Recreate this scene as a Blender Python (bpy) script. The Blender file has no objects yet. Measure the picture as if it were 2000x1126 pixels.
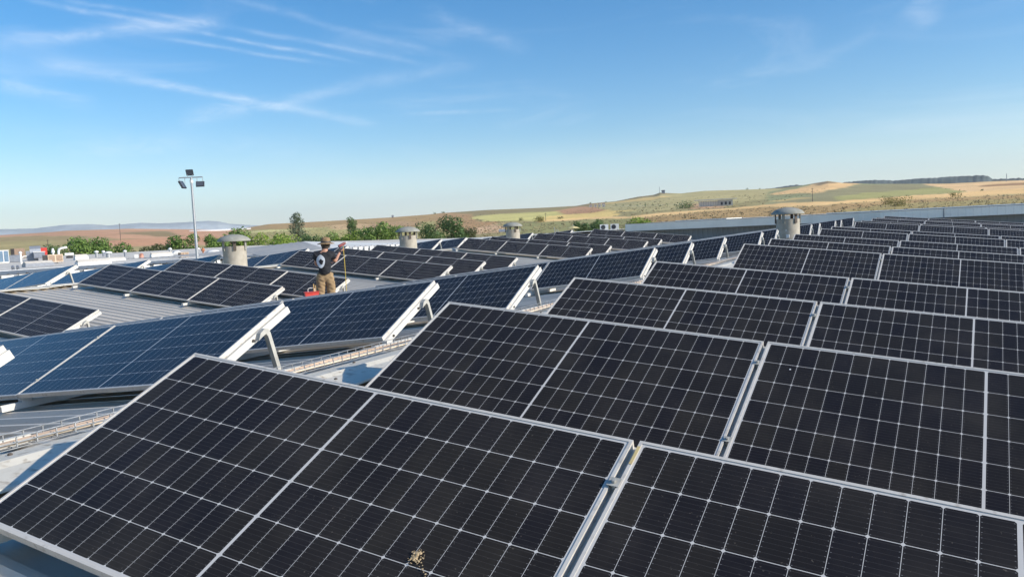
import bpy, bmesh, math, random
import numpy as np
from mathutils import Vector, Matrix
R = math.radians
S = bpy.context.scene
COL = S.collection
random.seed(7)

# ------------------------------------------------------------ camera
CX, CY, CZ = 3.69, 0.0, 1.014
YAW, PITCH, ROLL, FPX = -29.054, -4.289, -2.811, 1541.4
cam_d = bpy.data.cameras.new('camera'); cam = bpy.data.objects.new('camera', cam_d); COL.objects.link(cam)
cam_d.sensor_width = 36; cam_d.lens = 36*FPX/2000; cam_d.clip_start = .05; cam_d.clip_end = 40000
yw, pt, rl = R(YAW), R(PITCH), R(ROLL)
fwd = Vector((math.sin(yw)*math.cos(pt), math.cos(yw)*math.cos(pt), math.sin(pt)))
rt = Vector((math.cos(yw), -math.sin(yw), 0)); up = rt.cross(fwd)
rt2 = rt*math.cos(rl)+up*math.sin(rl); up2 = -rt*math.sin(rl)+up*math.cos(rl)
M = Matrix((rt2, up2, -fwd)).transposed().to_4x4(); M.translation = (CX, CY, CZ)
cam.matrix_world = M
S.camera = cam

# ------------------------------------------------------------ light
SUN_AZ, SUN_EL = 80.0, 27.0
sd = bpy.data.lights.new('sun', 'SUN'); sd.energy = 4.8; sd.angle = R(.5); sd.color = (1, .93, .82)
so = bpy.data.objects.new('sun', sd); COL.objects.link(so)
sv = Vector((math.sin(R(SUN_AZ))*math.cos(R(SUN_EL)), math.cos(R(SUN_AZ))*math.cos(R(SUN_EL)), math.sin(R(SUN_EL))))
so.rotation_euler = sv.to_track_quat('Z', 'Y').to_euler()
S.view_settings.view_transform = 'Standard'; S.view_settings.look = 'None'
S.view_settings.exposure = 0.30; S.view_settings.gamma = 1

W = bpy.data.worlds.new('World'); S.world = W; W.use_nodes = True
nt = W.node_tree; N = nt.nodes; L = nt.links
for n in list(N): N.remove(n)
def nd(N, t, **k):
    n = N.new(t)
    for a, b in k.items(): setattr(n, a, b)
    return n
class G:
    """small node-graph helper"""
    def __init__(s, tree): s.N = tree.nodes; s.L = tree.links
    def put(s, sock, v):
        if isinstance(v, (int, float)): sock.default_value = v
        elif isinstance(v, (tuple, list)): sock.default_value = tuple(v) if len(sock.default_value) == len(v) else tuple(v)+(1,)
        else: s.L.new(v, sock)
    def m(s, op, a, b=0.0, c=0.0, clamp=False):
        n = s.N.new('ShaderNodeMath'); n.operation = op; n.use_clamp = clamp
        s.put(n.inputs[0], a); s.put(n.inputs[1], b)
        if len(n.inputs) > 2: s.put(n.inputs[2], c)
        return n.outputs[0]
    def vm(s, op, a, b=(0, 0, 0)):
        n = s.N.new('ShaderNodeVectorMath'); n.operation = op
        s.put(n.inputs[0], a); s.put(n.inputs[1], b)
        return n.outputs['Value'] if op in ('DOT_PRODUCT', 'LENGTH') else n.outputs[0]
    def noise(s, vec, scale, detail=3, rough=.5, dist=0):
        n = s.N.new('ShaderNodeTexNoise'); s.put(n.inputs['Vector'], vec)
        n.inputs['Scale'].default_value = scale; n.inputs['Detail'].default_value = detail
        n.inputs['Roughness'].default_value = rough; n.inputs['Distortion'].default_value = dist
        return n.outputs['Fac']
    def mix(s, f, a, b, blend='MIX'):
        n = s.N.new('ShaderNodeMix'); n.data_type = 'RGBA'; n.blend_type = blend
        s.put(n.inputs[0], f); s.put(n.inputs[6], a); s.put(n.inputs[7], b)
        return n.outputs[2]
    def ramp(s, v, lo, hi, a=0.0, b=1.0):
        n = s.N.new('ShaderNodeMapRange'); n.clamp = True; n.interpolation_type = 'SMOOTHSTEP'
        s.put(n.inputs[0], v); n.inputs[1].default_value = lo; n.inputs[2].default_value = hi
        n.inputs[3].default_value = a; n.inputs[4].default_value = b
        return n.outputs[0]
    def xyz(s, v):
        n = s.N.new('ShaderNodeSeparateXYZ'); s.L.new(v, n.inputs[0]); return n.outputs
    def comb(s, x, y, z):
        n = s.N.new('ShaderNodeCombineXYZ'); s.put(n.inputs[0], x); s.put(n.inputs[1], y); s.put(n.inputs[2], z); return n.outputs[0]
g = G(nt)
sky = N.new('ShaderNodeTexSky'); sky.sky_type = 'NISHITA'; sky.sun_disc = False
sky.sun_elevation = R(SUN_EL); sky.sun_rotation = R(SUN_AZ); sky.air_density = 1.0; sky.dust_density = .6; sky.ozone_density = 2.2; sky.altitude = 600
SKY_STRENGTH = .136
tc = N.new('ShaderNodeTexCoord'); dirv = g.vm('NORMALIZE', tc.outputs['Generated'])
def dvec(az, el): return Vector((math.sin(R(az))*math.cos(R(el)), math.cos(R(az))*math.cos(R(el)), math.sin(R(el))))
warp = g.noise(dirv, 5, 3, .6)
fine = g.noise(g.vm('MULTIPLY', dirv, (1, 1, 3)), 24, 5, .65, .6)
cloud = None
# high thin streaks of old contrails: az/el of both ends, width in degrees, strength
STREAKS = [
    (-61.83, 12.47, -53.41, 13.82, 0.3, 0.5),
    (-55.19, 13.65, -47.43, 14.39, 0.32, 0.5),
    (-59.52, 15.13, -50.95, 14.06, 0.14, 0.4),
    (-50.96, 13.94, -39.09, 11.98, 0.11, 0.45),
    (-57.88, 15.34, -49.04, 14.33, 0.12, 0.28),
    (-53.44, 13.51, -40.86, 11.79, 0.11, 0.35),
    (-48.09, 14.24, -34.09, 11.75, 0.14, 0.3),
    (-59.28, 11.66, -52.45, 10.67, 0.35, 0.4),
    (-54.54, 10.92, -44.15, 8.97, 0.22, 0.65),
    (-45.49, 9.21, -37.94, 7.75, 0.25, 0.42),
    (-51.11, 8.04, -46.16, 9.25, 0.45, 0.42),
    (-47.51, 8.91, -43.79, 9.24, 0.3, 0.35),
    (-45.17, 8.98, -38.46, 10.75, 0.35, 0.33),
    (-39.90, 10.43, -30.45, 11.83, 0.4, 0.22),
    (-62.01, 10.32, -55.85, 9.12, 0.38, 0.5),
    (-58.38, 5.94, -48.96, 6.90, 0.5, 0.22),
    (-62.28, 7.18, -39.48, 5.82, 0.8, 0.14),
    (-36.46, 8.41, -28.05, 8.58, 0.13, 0.28),
    (-43.40, 14.87, -31.89, 12.15, 0.2, 0.18),
    (-48.26, 16.11, -41.70, 14.70, 0.2, 0.2),
    (-34.60, 15.32, -26.76, 12.61, 0.45, 0.22),
    (-2.01, 12.96, -0.68, 11.25, 0.8, 0.3),
    (-9.06, 9.50, -3.43, 11.48, 0.3, 0.12),
    (-28.33, 10.35, -24.01, 9.06, 0.3, 0.1),
    (-28.60, 5.02, -14.20, 4.69, 0.5, 0.12),
]
for (a0, e0, a1, e1, wd, st) in STREAKS:
    p, q = dvec(a0, e0), dvec(a1, e1); nrm = p.cross(q).normalized(); mid = (p+q).normalized(); hl = p.angle(q)/2
    tdir = nrm.cross(mid).normalized()
    d = g.vm('DOT_PRODUCT', dirv, tuple(nrm)); d = g.m('ADD', d, g.m('MULTIPLY', g.m('SUBTRACT', warp, .5), .012+R(wd)*.8))
    d = g.m('DIVIDE', d, R(wd*1.15)); a = g.m('EXPONENT', g.m('MULTIPLY', g.m('MULTIPLY', d, d), -1.0))
    u = g.m('ABSOLUTE', g.m('DIVIDE', g.m('ARCTAN2', g.vm('DOT_PRODUCT', dirv, tuple(tdir)), g.vm('DOT_PRODUCT', dirv, tuple(mid))), hl))
    a = g.m('MULTIPLY', a, g.ramp(u, 1.15, .45)); a = g.m('MULTIPLY', a, g.ramp(fine, .3, .75, .12*st, .60*st))
    cloud = a if cloud is None else g.m('ADD', cloud, a)
cir = g.noise(g.vm('MULTIPLY', dirv, (1, 1, 5)), 3.2, 6, .6, .8)
veil = g.m('MULTIPLY', g.ramp(cir, .5, .78), .14)
cloud = g.m('ADD', cloud, veil)
low = g.ramp(g.xyz(dirv)[2], -.01, .125, .36, .0)     # thin bright veil of high cloud towards the horizon
cloud = g.m('ADD', cloud, low, clamp=True)
skyc = sky.outputs[0]
hs = N.new('ShaderNodeHueSaturation'); hs.inputs['Saturation'].default_value = 1.42; L.new(skyc, hs.inputs['Color']); skyc = hs.outputs[0]
col = g.mix(cloud, skyc, (6.5, 7.0, 7.6))
bg = N.new('ShaderNodeBackground'); L.new(col, bg.inputs[0]); bg.inputs[1].default_value = SKY_STRENGTH
wo = N.new('ShaderNodeOutputWorld'); L.new(bg.outputs[0], wo.inputs[0])

# ------------------------------------------------------------ helpers
def lin(r, gg=None, b=None):
    if gg is None: r, gg, b = r
    f = lambda c: (c/255/12.92 if c <= 10 else ((c/255+.055)/1.055)**2.4)
    return (f(r), f(gg), f(b))
def link(o, parent=None):
    COL.objects.link(o)
    if parent is not None: o.parent = parent
    return o
def tag(o, label=None, cat=None, group=None, kind=None):
    if label: o['label'] = label
    if cat: o['category'] = cat
    if group: o['group'] = group
    if kind: o['kind'] = kind
    return o
def empty(name, loc=(0, 0, 0), rz=0):
    o = bpy.data.objects.new(name, None); COL.objects.link(o); o.empty_display_size = .1
    o.location = loc; o.rotation_euler = (0, 0, rz); return o
class MB:
    """collects shapes into one mesh"""
    def __init__(s): s.v = []; s.f = []; s.mi = []; s.cur = 0
    def add(s, vs, fs):
        b = len(s.v); s.v += [tuple(v) for v in vs]; s.f += [tuple(i+b for i in f) for f in fs]; s.mi += [s.cur]*len(fs); return s
    def box(s, x0, x1, y0, y1, z0, z1, mat=None):
        vs = [Vector((x, y, z)) for z in (z0, z1) for y in (y0, y1) for x in (x0, x1)]
        if mat: vs = [mat @ v for v in vs]
        return s.add(vs, [(0, 2, 3, 1), (4, 5, 7, 6), (0, 1, 5, 4), (2, 6, 7, 3), (0, 4, 6, 2), (1, 3, 7, 5)])
    def tube(s, pts, r, n=8, cap=True):
        pts = [Vector(p) for p in pts]; rs = r if isinstance(r, (list, tuple)) else [r]*len(pts); rings = []
        prev = None
        for i, p in enumerate(pts):
            t = (pts[min(i+1, len(pts)-1)]-pts[max(i-1, 0)]).normalized()
            a = prev if prev is not None and abs(prev.dot(t)) < .95 else (Vector((0, 0, 1)) if abs(t.z) < .9 else Vector((1, 0, 0)))
            x = (a - t*a.dot(t)).normalized(); prev = x; y = t.cross(x)
            rings.append([p+(x*math.cos(2*math.pi*k/n)+y*math.sin(2*math.pi*k/n))*rs[i] for k in range(n)])
        vs = [v for ri in rings for v in ri]; fs = []
        for i in range(len(pts)-1):
            for k in range(n): fs.append((i*n+k, i*n+(k+1) % n, (i+1)*n+(k+1) % n, (i+1)*n+k))
        if cap: fs += [tuple(reversed(range(n))), tuple(range((len(pts)-1)*n, len(pts)*n))]
        return s.add(vs, fs)
    def lathe(s, prof, n=24, c=(0, 0, 0), cap=True):
        vs = []; fs = []
        for r_, z in prof:
            for k in range(n): vs.append((c[0]+r_*math.cos(2*math.pi*k/n), c[1]+r_*math.sin(2*math.pi*k/n), c[2]+z))
        for i in range(len(prof)-1):
            for k in range(n): fs.append((i*n+k, i*n+(k+1) % n, (i+1)*n+(k+1) % n, (i+1)*n+k))
        if cap: fs += [tuple(reversed(range(n))), tuple(range((len(prof)-1)*n, len(prof)*n))]
        return s.add(vs, fs)
    def prism(s, poly, a, b, axis=0):
        """poly in the two other axes, extruded from a to b along axis"""
        def P(u, v, w): return [(w, u, v), (u, w, v), (u, v, w)][axis]
        n = len(poly); vs = [P(u, v, a) for u, v in poly]+[P(u, v, b) for u, v in poly]
        fs = [tuple(range(n)), tuple(reversed(range(n, 2*n)))]+[(i, i+n, (i+1) % n+n, (i+1) % n) for i in range(n)]
        return s.add(vs, fs)
    def mesh(s, name, mats, smooth=False, fix=True):
        me = bpy.data.meshes.new(name); me.from_pydata(s.v, [], s.f); me.update()
        if not isinstance(mats, (list, tuple)): mats = [mats]
        for m_ in mats: me.materials.append(m_)
        if len(mats) > 1: me.polygons.foreach_set('material_index', s.mi)
        if fix:
            bm = bmesh.new(); bm.from_mesh(me); bmesh.ops.recalc_face_normals(bm, faces=bm.faces); bm.to_mesh(me); bm.free()
        if smooth:
            me.polygons.foreach_set('use_smooth', [True]*len(me.polygons))
            try: me.set_sharp_from_angle(angle=R(smooth if smooth > 1 else 40))
            except Exception: pass
        return me
    def build(s, name, mats, parent=None, smooth=False, fix=True):
        return link(bpy.data.objects.new(name, s.mesh(name, mats, smooth, fix)), parent)

# ------------------------------------------------------------ materials
def newmat(name):
    m_ = bpy.data.materials.new(name); m_.use_nodes = True
    return m_, G(m_.node_tree), m_.node_tree.nodes['Principled BSDF']
def flat(name, c, rough=.5, metal=0.0, var=.12, scale=6, bump=0, dirt=None, spec=.5):
    m_, g, b = newmat(name); t = g.N.new('ShaderNodeTexCoord').outputs['Object']
    n = g.noise(t, scale, 5, .6); n2 = g.noise(t, scale*7, 3, .5)
    f = g.ramp(n, .3, .7); c1 = tuple(x*(1-var) for x in c); c2 = tuple(min(1, x*(1+var)) for x in c)
    cc = g.mix(f, c1, c2)
    if dirt: cc = g.mix(g.m('MULTIPLY', g.ramp(n2, .5, .75), g.ramp(n, .4, .65)), cc, dirt)
    g.L.new(cc, b.inputs['Base Color']); g.put(b.inputs['Roughness'], g.ramp(n2, .2, .8, max(.02, rough-.08), min(1, rough+.08)))
    b.inputs['Metallic'].default_value = metal; b.inputs['Specular IOR Level'].default_value = spec
    if bump:
        bn = g.N.new('ShaderNodeBump'); bn.inputs['Strength'].default_value = bump; bn.inputs['Distance'].default_value = .01
        g.L.new(n2, bn.inputs['Height']); g.L.new(bn.outputs[0], b.inputs['Normal'])
    return m_
M_ALU = flat('aluminium', (.62, .60, .55), .45, .0, .08, 9)
M_FRAME = flat('panel_frame', (.58, .545, .49), .45, .0, .06, 4, dirt=(.35, .31, .26))
M_GALV = flat('galvanised', (.42, .43, .44), .42, .6, .2, 25)
M_DARK = flat('dark_steel', (.05, .05, .055), .5, .2)
M_BOLT = flat('bolt', (.10, .09, .08), .4, .7)
M_BEIGE = flat('flashing_paint', (.62, .58, .49), .6, 0, .07, 3, dirt=(.30, .24, .17))
M_WHITE = flat('white_paint', (.74, .73, .70), .5, 0, .08, 2, dirt=(.5, .45, .38))
M_CONDUIT = flat('orange_conduit', (.60, .44, .31), .6)
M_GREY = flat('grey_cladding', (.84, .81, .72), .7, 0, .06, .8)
def fibre():
    m_, g, b = newmat('fibre_cement'); t = g.N.new('ShaderNodeTexCoord').outputs['Object']
    n = g.noise(t, 5, 5, .6); st = g.noise(g.vm('MULTIPLY', t, (9, 9, .7)), 1.5, 4, .7); z = g.xyz(t)[2]
    c = g.mix(g.ramp(n, .3, .7), (.33, .30, .245), (.42, .385, .32))
    c = g.mix(g.m('MULTIPLY', g.ramp(st, .55, .72), g.ramp(z, .1, .75, .1, .75)), c, (.17, .11, .07))
    g.L.new(c, b.inputs['Base Color']); b.inputs['Roughness'].default_value = .8
    bn = g.N.new('ShaderNodeBump'); bn.inputs['Strength'].default_value = .3; bn.inputs['Distance'].default_value = .01; g.L.new(g.noise(t, 40, 4), bn.inputs['Height']); g.L.new(bn.outputs[0], b.inputs['Normal'])
    return m_
M_FIBRE = fibre()
M_LEG = flat('leg_metal', (.40, .39, .35), .5, 0, .15, 12)
M_CAP = flat('vent_cap', (.30, .30, .265), .9, 0, .15, 4, dirt=(.15, .13, .10), spec=.2)
M_RUST = flat('rusty_bracket', (.09, .07, .055), .7)
M_TAN = flat('tan_plastic', (.55, .42, .30), .6)
M_BROWN = flat('brown_filter', (.26, .18, .13), .8)
M_GREYM = flat('grey_duct', (.25, .27, .31), .45, .3)
M_RED = flat('red_plastic', (.55, .05, .035), .45)
M_BLUEG = flat('blue_glass', (.16, .24, .33), .25)

def metal_roof(name, c, rough, metal, grain=0.0):
    m_, g, b = newmat(name); t = g.N.new('ShaderNodeTexCoord').outputs['Object']
    wn = g.N.new('ShaderNodeTexWhiteNoise'); wn.noise_dimensions = '2D'; xx_ = g.xyz(t); g.L.new(g.comb(g.m('FLOOR', g.m('DIVIDE', xx_[0], 5.2)), g.m('FLOOR', xx_[1]), 0.0), wn.inputs['Vector'])
    n = g.noise(g.vm('MULTIPLY', t, (.25, 3, 1)), 1.2, 5, .6); n = g.m('ADD', g.m('MULTIPLY', n, .7), g.m('MULTIPLY', wn.outputs['Value'], .3)); n2 = g.noise(g.vm('MULTIPLY', t, (1, 6, 1)), 14, 4, .7)
    x = g.mix(g.ramp(n, .3, .7), tuple(v*.86 for v in c), tuple(v*1.1 for v in c))
    x = g.mix(g.m('MULTIPLY', g.ramp(n2, .55, .8), .45), x, (.30, .26, .21))
    g.L.new(x, b.inputs['Base Color']); b.inputs['Metallic'].default_value = metal
    g.put(b.inputs['Roughness'], g.ramp(n, .3, .7, rough-.06, rough+.08))
    if grain:
        bn = g.N.new('ShaderNodeBump'); bn.inputs['Strength'].default_value = grain; bn.inputs['Distance'].default_value = .006
        g.L.new(g.noise(t, 60, 3), bn.inputs['Height']); g.L.new(bn.outputs[0], b.inputs['Normal'])
    return m_
M_ROOF = metal_roof('roof_sheet', (.60, .54, .455), .45, .15, .15)
M_ROOF2 = metal_roof('roof_sheet_neighbour', (.38, .37, .345), .55, .1)
M_ROOFW = metal_roof('roof_sheet_white', (.82, .79, .73), .7, .0)
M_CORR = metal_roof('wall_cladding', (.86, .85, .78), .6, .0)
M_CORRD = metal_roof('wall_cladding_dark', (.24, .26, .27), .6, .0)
M_FLATROOF = flat('flat_roof', (.64, .59, .51), .9, 0, .2, .5, dirt=(.25, .22, .19))

PW, PH = 2.094, 1.0435
def cell_material():
    m_, g, b = newmat('solar_cells'); t = g.N.new('ShaderNodeTexCoord').outputs['Object']
    oi = g.N.new('ShaderNodeObjectInfo'); X, Yc, _ = g.xyz(t)
    cw = (PW/2-.0055-.020)/12; ch = (PH-.040)/6
    ax = g.m('ABSOLUTE', g.m('SUBTRACT', X, PW/2)); fx = g.m('DIVIDE', g.m('SUBTRACT', ax, .0055), cw); fy = g.m('DIVIDE', g.m('SUBTRACT', Yc, .020), ch)
    dx = g.m('MULTIPLY', g.m('ABSOLUTE', g.m('SUBTRACT', fx, g.m('ROUND', fx))), cw)      # metres to the nearest cell line
    dy = g.m('MULTIPLY', g.m('ABSOLUTE', g.m('SUBTRACT', fy, g.m('ROUND', fy))), ch)
    lx = g.m('LESS_THAN', dx, .0008); ly = g.m('LESS_THAN', dy, .0012)
    dia = g.m('LESS_THAN', g.m('ADD', dx, dy), .0075)
    out = g.m('MAXIMUM', g.m('LESS_THAN', fx, 0), g.m('GREATER_THAN', fx, 12)); out = g.m('MAXIMUM', out, g.m('MAXIMUM', g.m('LESS_THAN', fy, 0), g.m('GREATER_THAN', fy, 6)))
    white = g.m('MAXIMUM', g.m('MAXIMUM', lx, ly), g.m('MAXIMUM', dia, out))
    fb = g.m('MULTIPLY', fy, 9.0); db = g.m('MULTIPLY', g.m('ABSOLUTE', g.m('SUBTRACT', g.m('FRACT', fb), .5)), ch/9)
    bus = g.m('LESS_THAN', db, .0005)
    pad = g.m('MULTIPLY', g.m('LESS_THAN', db, .0011), g.m('MULTIPLY', g.m('LESS_THAN', dx, .0075), g.m('GREATER_THAN', dx, .004)))
    w = g.N.new('ShaderNodeTexWhiteNoise'); w.noise_dimensions = '3D'
    g.L.new(g.comb(g.m('ADD', g.m('FLOOR', fx), g.m('MULTIPLY', g.m('GREATER_THAN', X, PW/2), 40)), g.m('FLOOR', fy), g.m('MULTIPLY', oi.outputs['Random'], 50)), w.inputs['Vector'])
    base = g.mix(w.outputs['Value'], (.0080, .0078, .0115), (.0150, .0135, .0125))
    busv = g.m('MULTIPLY', bus, g.m('ADD', .25, g.m('MULTIPLY', g.noise(g.vm('MULTIPLY', t, (3, 40, 1)), 3, 3), .9)))
    c = g.mix(g.m('MULTIPLY', busv, .22), base, (.22, .21, .20))
    c = g.mix(g.m('MULTIPLY', pad, .35), c, (.36, .36, .36))
    c = g.mix(white, c, (.56, .54, .51))
    dust = g.noise(t, 2.2, 6, .65); sp = g.noise(t, 95, 2, .5)
    edge = g.m('ADD', g.ramp(Yc, .0, .09, .5, 0), g.m('MULTIPLY', oi.outputs['Random'], .12))
    dm = g.m('ADD', .016, g.m('MULTIPLY', g.ramp(dust, .35, .8), .045)); dm = g.m('ADD', dm, g.m('MULTIPLY', edge, .03)); dm = g.m('ADD', dm, g.m('MULTIPLY', g.ramp(sp, .71, .76), .16))
    c = g.mix(dm, c, (.42, .36, .28))
    g.L.new(c, b.inputs['Base Color'])
    g.put(b.inputs['Roughness'], g.m('ADD', .09, g.m('MULTIPLY', g.ramp(dust, .3, .8), .10)))
    b.inputs['IOR'].default_value = 1.33; b.inputs['Specular IOR Level'].default_value = .25
    bn = g.N.new('ShaderNodeBump'); bn.inputs['Strength'].default_value = .05; bn.inputs['Distance'].default_value = .004
    g.L.new(g.noise(t, 1.3, 2), bn.inputs['Height']); g.L.new(bn.outputs[0], b.inputs['Normal'])
    return m_
M_CELL = cell_material()

# ------------------------------------------------------------ land
EYE = 1.014
MAIN =  [(-68.939, 1.049), (-61.743, 1.159), (-59.038, 1.227), (-58.336, 1.277), (-54.698, 1.249), (-50.836, 1.042), (-49.228, 0.952), (-47.745, 0.953), (-47.343, 0.987), (-45.883, 1.167), (-44.171, 1.179), (-41.55, 1.204), (-37.537, 1.256), (-34.797, 1.341), (-33.876, 1.397), (-30.624, 1.463), (-26.923, 1.429), (-24.155, 1.436), (-23.232, 1.554), (-21.331, 1.618), (-19.692, 1.858), (-18.648, 1.923), (-18.16, 2.062), (-17.61, 1.994), (-16.726, 1.919), (-15.144, 2.006), (-12.052, 1.916), (-10.309, 1.878), (-9.056, 1.937), (-7.95, 2.071), (-7.052, 2.165), (-6.201, 1.989), (-4.466, 1.804), (-2.658, 1.68), (-0.048, 1.515), (2.438, 1.479), (4.026, 1.425), (8.924, 1.172), (17.06, 0.478)]
RS = 1600.0
SMA = np.arange(-120, 70, .25); SME = np.interp(SMA, [a for a, _ in MAIN], [e for _, e in MAIN]); _k = np.exp(-np.arange(-16, 17)**2/(2*6.0**2)); SME = np.convolve(np.pad(SME, 16, 'edge'), _k/_k.sum(), 'valid')
def ztab(az, r):
    e = np.interp(az, [a for a, _ in MAIN], [e for _, e in MAIN]); Zs = RS*np.tan(np.radians(e))+EYE
    t = np.clip((r-120)/(RS-120), 0, 1)
    es = np.interp(az, SMA, SME); Zm = RS*np.tan(np.radians(es))+EYE; k = t**5; Zs = Zs*k+Zm*(1-k)
    return -8+(Zs+8)*t**1.2
def terrain_z(x, y):
    return float(ztab(math.degrees(math.atan2(x-CX, y-CY)), math.hypot(x-CX, y-CY)))
FIELDS=[
((196, 152, 120),[(-1491,579),(-1477,613),(-1462,649),(-1445,685),(-1427,723),(-1407,761),(-1386,800),(-1362,839),(-1336,880),(-1309,920),(-1279,962),(-1247,1003),(-1212,1044),(-1176,1086),(-178,166),(-193,167),(-205,166),(-217,164),(-230,163),(-246,163),(-264,163),(-285,165),(-308,166),(-331,167),(-355,168),(-382,169),(-410,170),(-441,170)]),
((165, 145, 105),[(-1492,576),(-1478,611),(-1463,647),(-1447,683),(-1319,666),(-1202,648),(-1108,640),(-990,612),(-774,520),(-607,446),(-557,387),(-548,337),(-596,344),(-641,345),(-683,345),(-727,343),(-773,341),(-821,339),(-871,336)]),
((196, 148, 115),[(-597,401),(-643,473),(-656,521),(-673,579),(-504,460),(-482,409),(-446,351),(-470,327)]),
((170, 154, 108),[(-1380,533),(-1262,521),(-1153,509),(-1054,498),(-963,486),(-879,474),(-756,460),(-588,368),(-459,319),(-439,342),(-423,359),(-384,355),(-178,166),(-193,167),(-205,166),(-217,164),(-230,163),(-246,163),(-264,163),(-285,165),(-308,166),(-331,167),(-355,168),(-382,169),(-410,170),(-441,170)]),
((150, 132, 98),[(-984,683),(-1053,791),(-1067,829),(-838,662),(-796,598),(-872,619)]),
((150, 130, 95),[(-824,619),(-854,675),(-720,580),(-697,542),(-748,556)]),
((240, 235, 228),[(-1154,951),(-1163,1012),(-1115,1022),(-1039,952),(-1082,942)]),
((176, 146, 103),[(-1177,1084),(-1138,1125),(-1096,1166),(-1052,1206),(-1006,1245),(-958,1282),(-908,1318),(-857,1353),(-459,726),(-517,775),(-539,723),(-528,638),(-639,681),(-645,639),(-759,699)]),
((173, 162, 108),[(-933,858),(-744,736),(-712,758),(-617,726),(-530,692),(-522,780),(-343,544),(-155,248),(-167,246),(-179,243),(-191,238),(-202,233),(-212,227),(-222,221),(-242,224)]),
((205, 195, 135),[(-822,757),(-681,692),(-674,718),(-641,717),(-639,681),(-624,634),(-731,673)]),
((205, 172, 128),[(-743,832),(-728,879),(-597,749),(-511,618),(-528,599)]),
((182, 150, 112),[(-511,618),(-656,828),(-636,863),(-482,691),(-402,555),(-422,538)]),
((150, 135, 98),[(-861,1350),(-793,1391),(-723,1429),(-652,1463),(-619,1477),(-460,1102),(-509,1059),(-578,1034),(-610,1021),(-689,1021)]),
((176, 141, 102),[(-884,1310),(-682,1108),(-419,692),(-359,625),(-231,416),(-236,375),(-338,499)]),
((203, 168, 132),[(-284,460),(-315,567),(-209,382),(-217,355)]),
((150, 145, 98),[(-303,540),(-285,577),(-257,582),(-212,543),(-168,490),(-57,172),(-67,177),(-79,182),(-90,184),(-102,186)]),
((202, 190, 122),[(-531,860),(-565,982),(-496,1007),(-482,1012),(-388,833),(-362,793),(-282,574),(-342,615),(-394,671)]),
((183, 169, 121),[(-464,1108),(-476,1228),(-477,1396),(-457,1535),(-394,1553),(-331,1568),(-280,1578),(-157,1065),(-162,860),(-163,652),(-185,628),(-205,596),(-326,809)]),
((186, 144, 110),[(-500,1050),(-584,1323),(-472,1128),(-355,884),(-312,748),(-362,793),(-388,833)]),
((222, 192, 124),[(-362,786),(-312,748),(-350,864),(-238,678),(-284,732),(-241,635),(-225,573),(-266,600),(-287,578),(-359,725)]),
((150, 135, 100),[(-579,1493),(-536,1509),(-495,1523),(-457,1498),(-450,1343),(-492,1366),(-534,1377)]),
((218, 188, 128),[(-567,1328),(-534,1377),(-442,1320),(-387,1250),(-368,1087),(-481,1235)]),
((190, 180, 140),[(-426,1075),(-296,851),(-239,790),(-226,789),(-221,772),(-233,769),(-288,827),(-411,1038)]),
((190, 155, 120),[(-229,790),(-191,726),(-152,644),(-145,583),(-171,606)]),
((150, 150, 110),[(-235,1585),(-177,1593),(-121,1598),(-68,1601),(-16,1603),(34,1603),(82,1601),(128,1598),(173,1594),(75,668),(54,655),(35,649),(15,654),(-6,648),(-26,625),(-45,598),(-61,547),(-86,582),(-114,611),(-240,1266)]),
((226, 186, 132),[(-211,1252),(-211,1534),(-138,1597),(-123,1202),(-119,918),(-204,1081)]),
((140, 122, 95),[(-223,1587),(-193,1591),(-166,1594),(-178,1364)]),
((150, 142, 107),[(-122,942),(-126,1454),(-71,1601),(-32,1530),(16,924),(-10,845),(-32,756),(-54,643),(-70,550),(-96,593),(-118,593),(-124,786)]),
((166, 160, 106),[(-86,737),(-72,908),(-45,1045),(-10,1238),(25,900),(-18,827),(-44,733),(-63,636)]),
((205, 180, 125),[(-140,724),(-122,803),(-102,760),(-104,727),(-126,696)]),
((226, 188, 138),[(-37,1587),(18,1603),(72,1602),(123,1599),(173,1594),(105,956),(76,905),(49,869),(24,852),(8,1068)]),
((165, 130, 95),[(35,1204),(54,1319),(103,1368),(160,1475),(142,1306),(91,1198),(47,1140)]),
((232, 192, 134),[(-293,588),(-269,605),(-225,573),(-186,526),(-184,547),(-164,564),(-142,571),(-128,624),(-102,650),(-68,601),(-51,694),(-17,806),(25,900),(77,973),(115,1044),(84,753),(58,729),(20,714),(-7,683),(-32,630),(-51,577),(-67,529),(-107,572),(-133,536),(-154,490),(-171,488),(-234,553),(-282,560)]),
((176, 146, 102),[(-173,489),(-152,485),(-132,531),(-105,566),(-67,525),(-50,571),(-32,623),(-7,675),(20,705),(40,705),(61,716),(82,734),(31,259),(24,257),(16,255),(8,254),(0,253),(-8,249),(-16,245),(-24,238),(-33,241),(-43,242),(-52,240),(-61,238),(-71,236),(-83,239)]),
((166, 149, 101),[(-45,441),(-25,554),(-4,590),(18,609),(35,603),(52,605),(69,612),(35,291),(26,291),(18,293),(9,295),(0,297),(-9,296),(-19,294),(-28,287)]),
]

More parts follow.
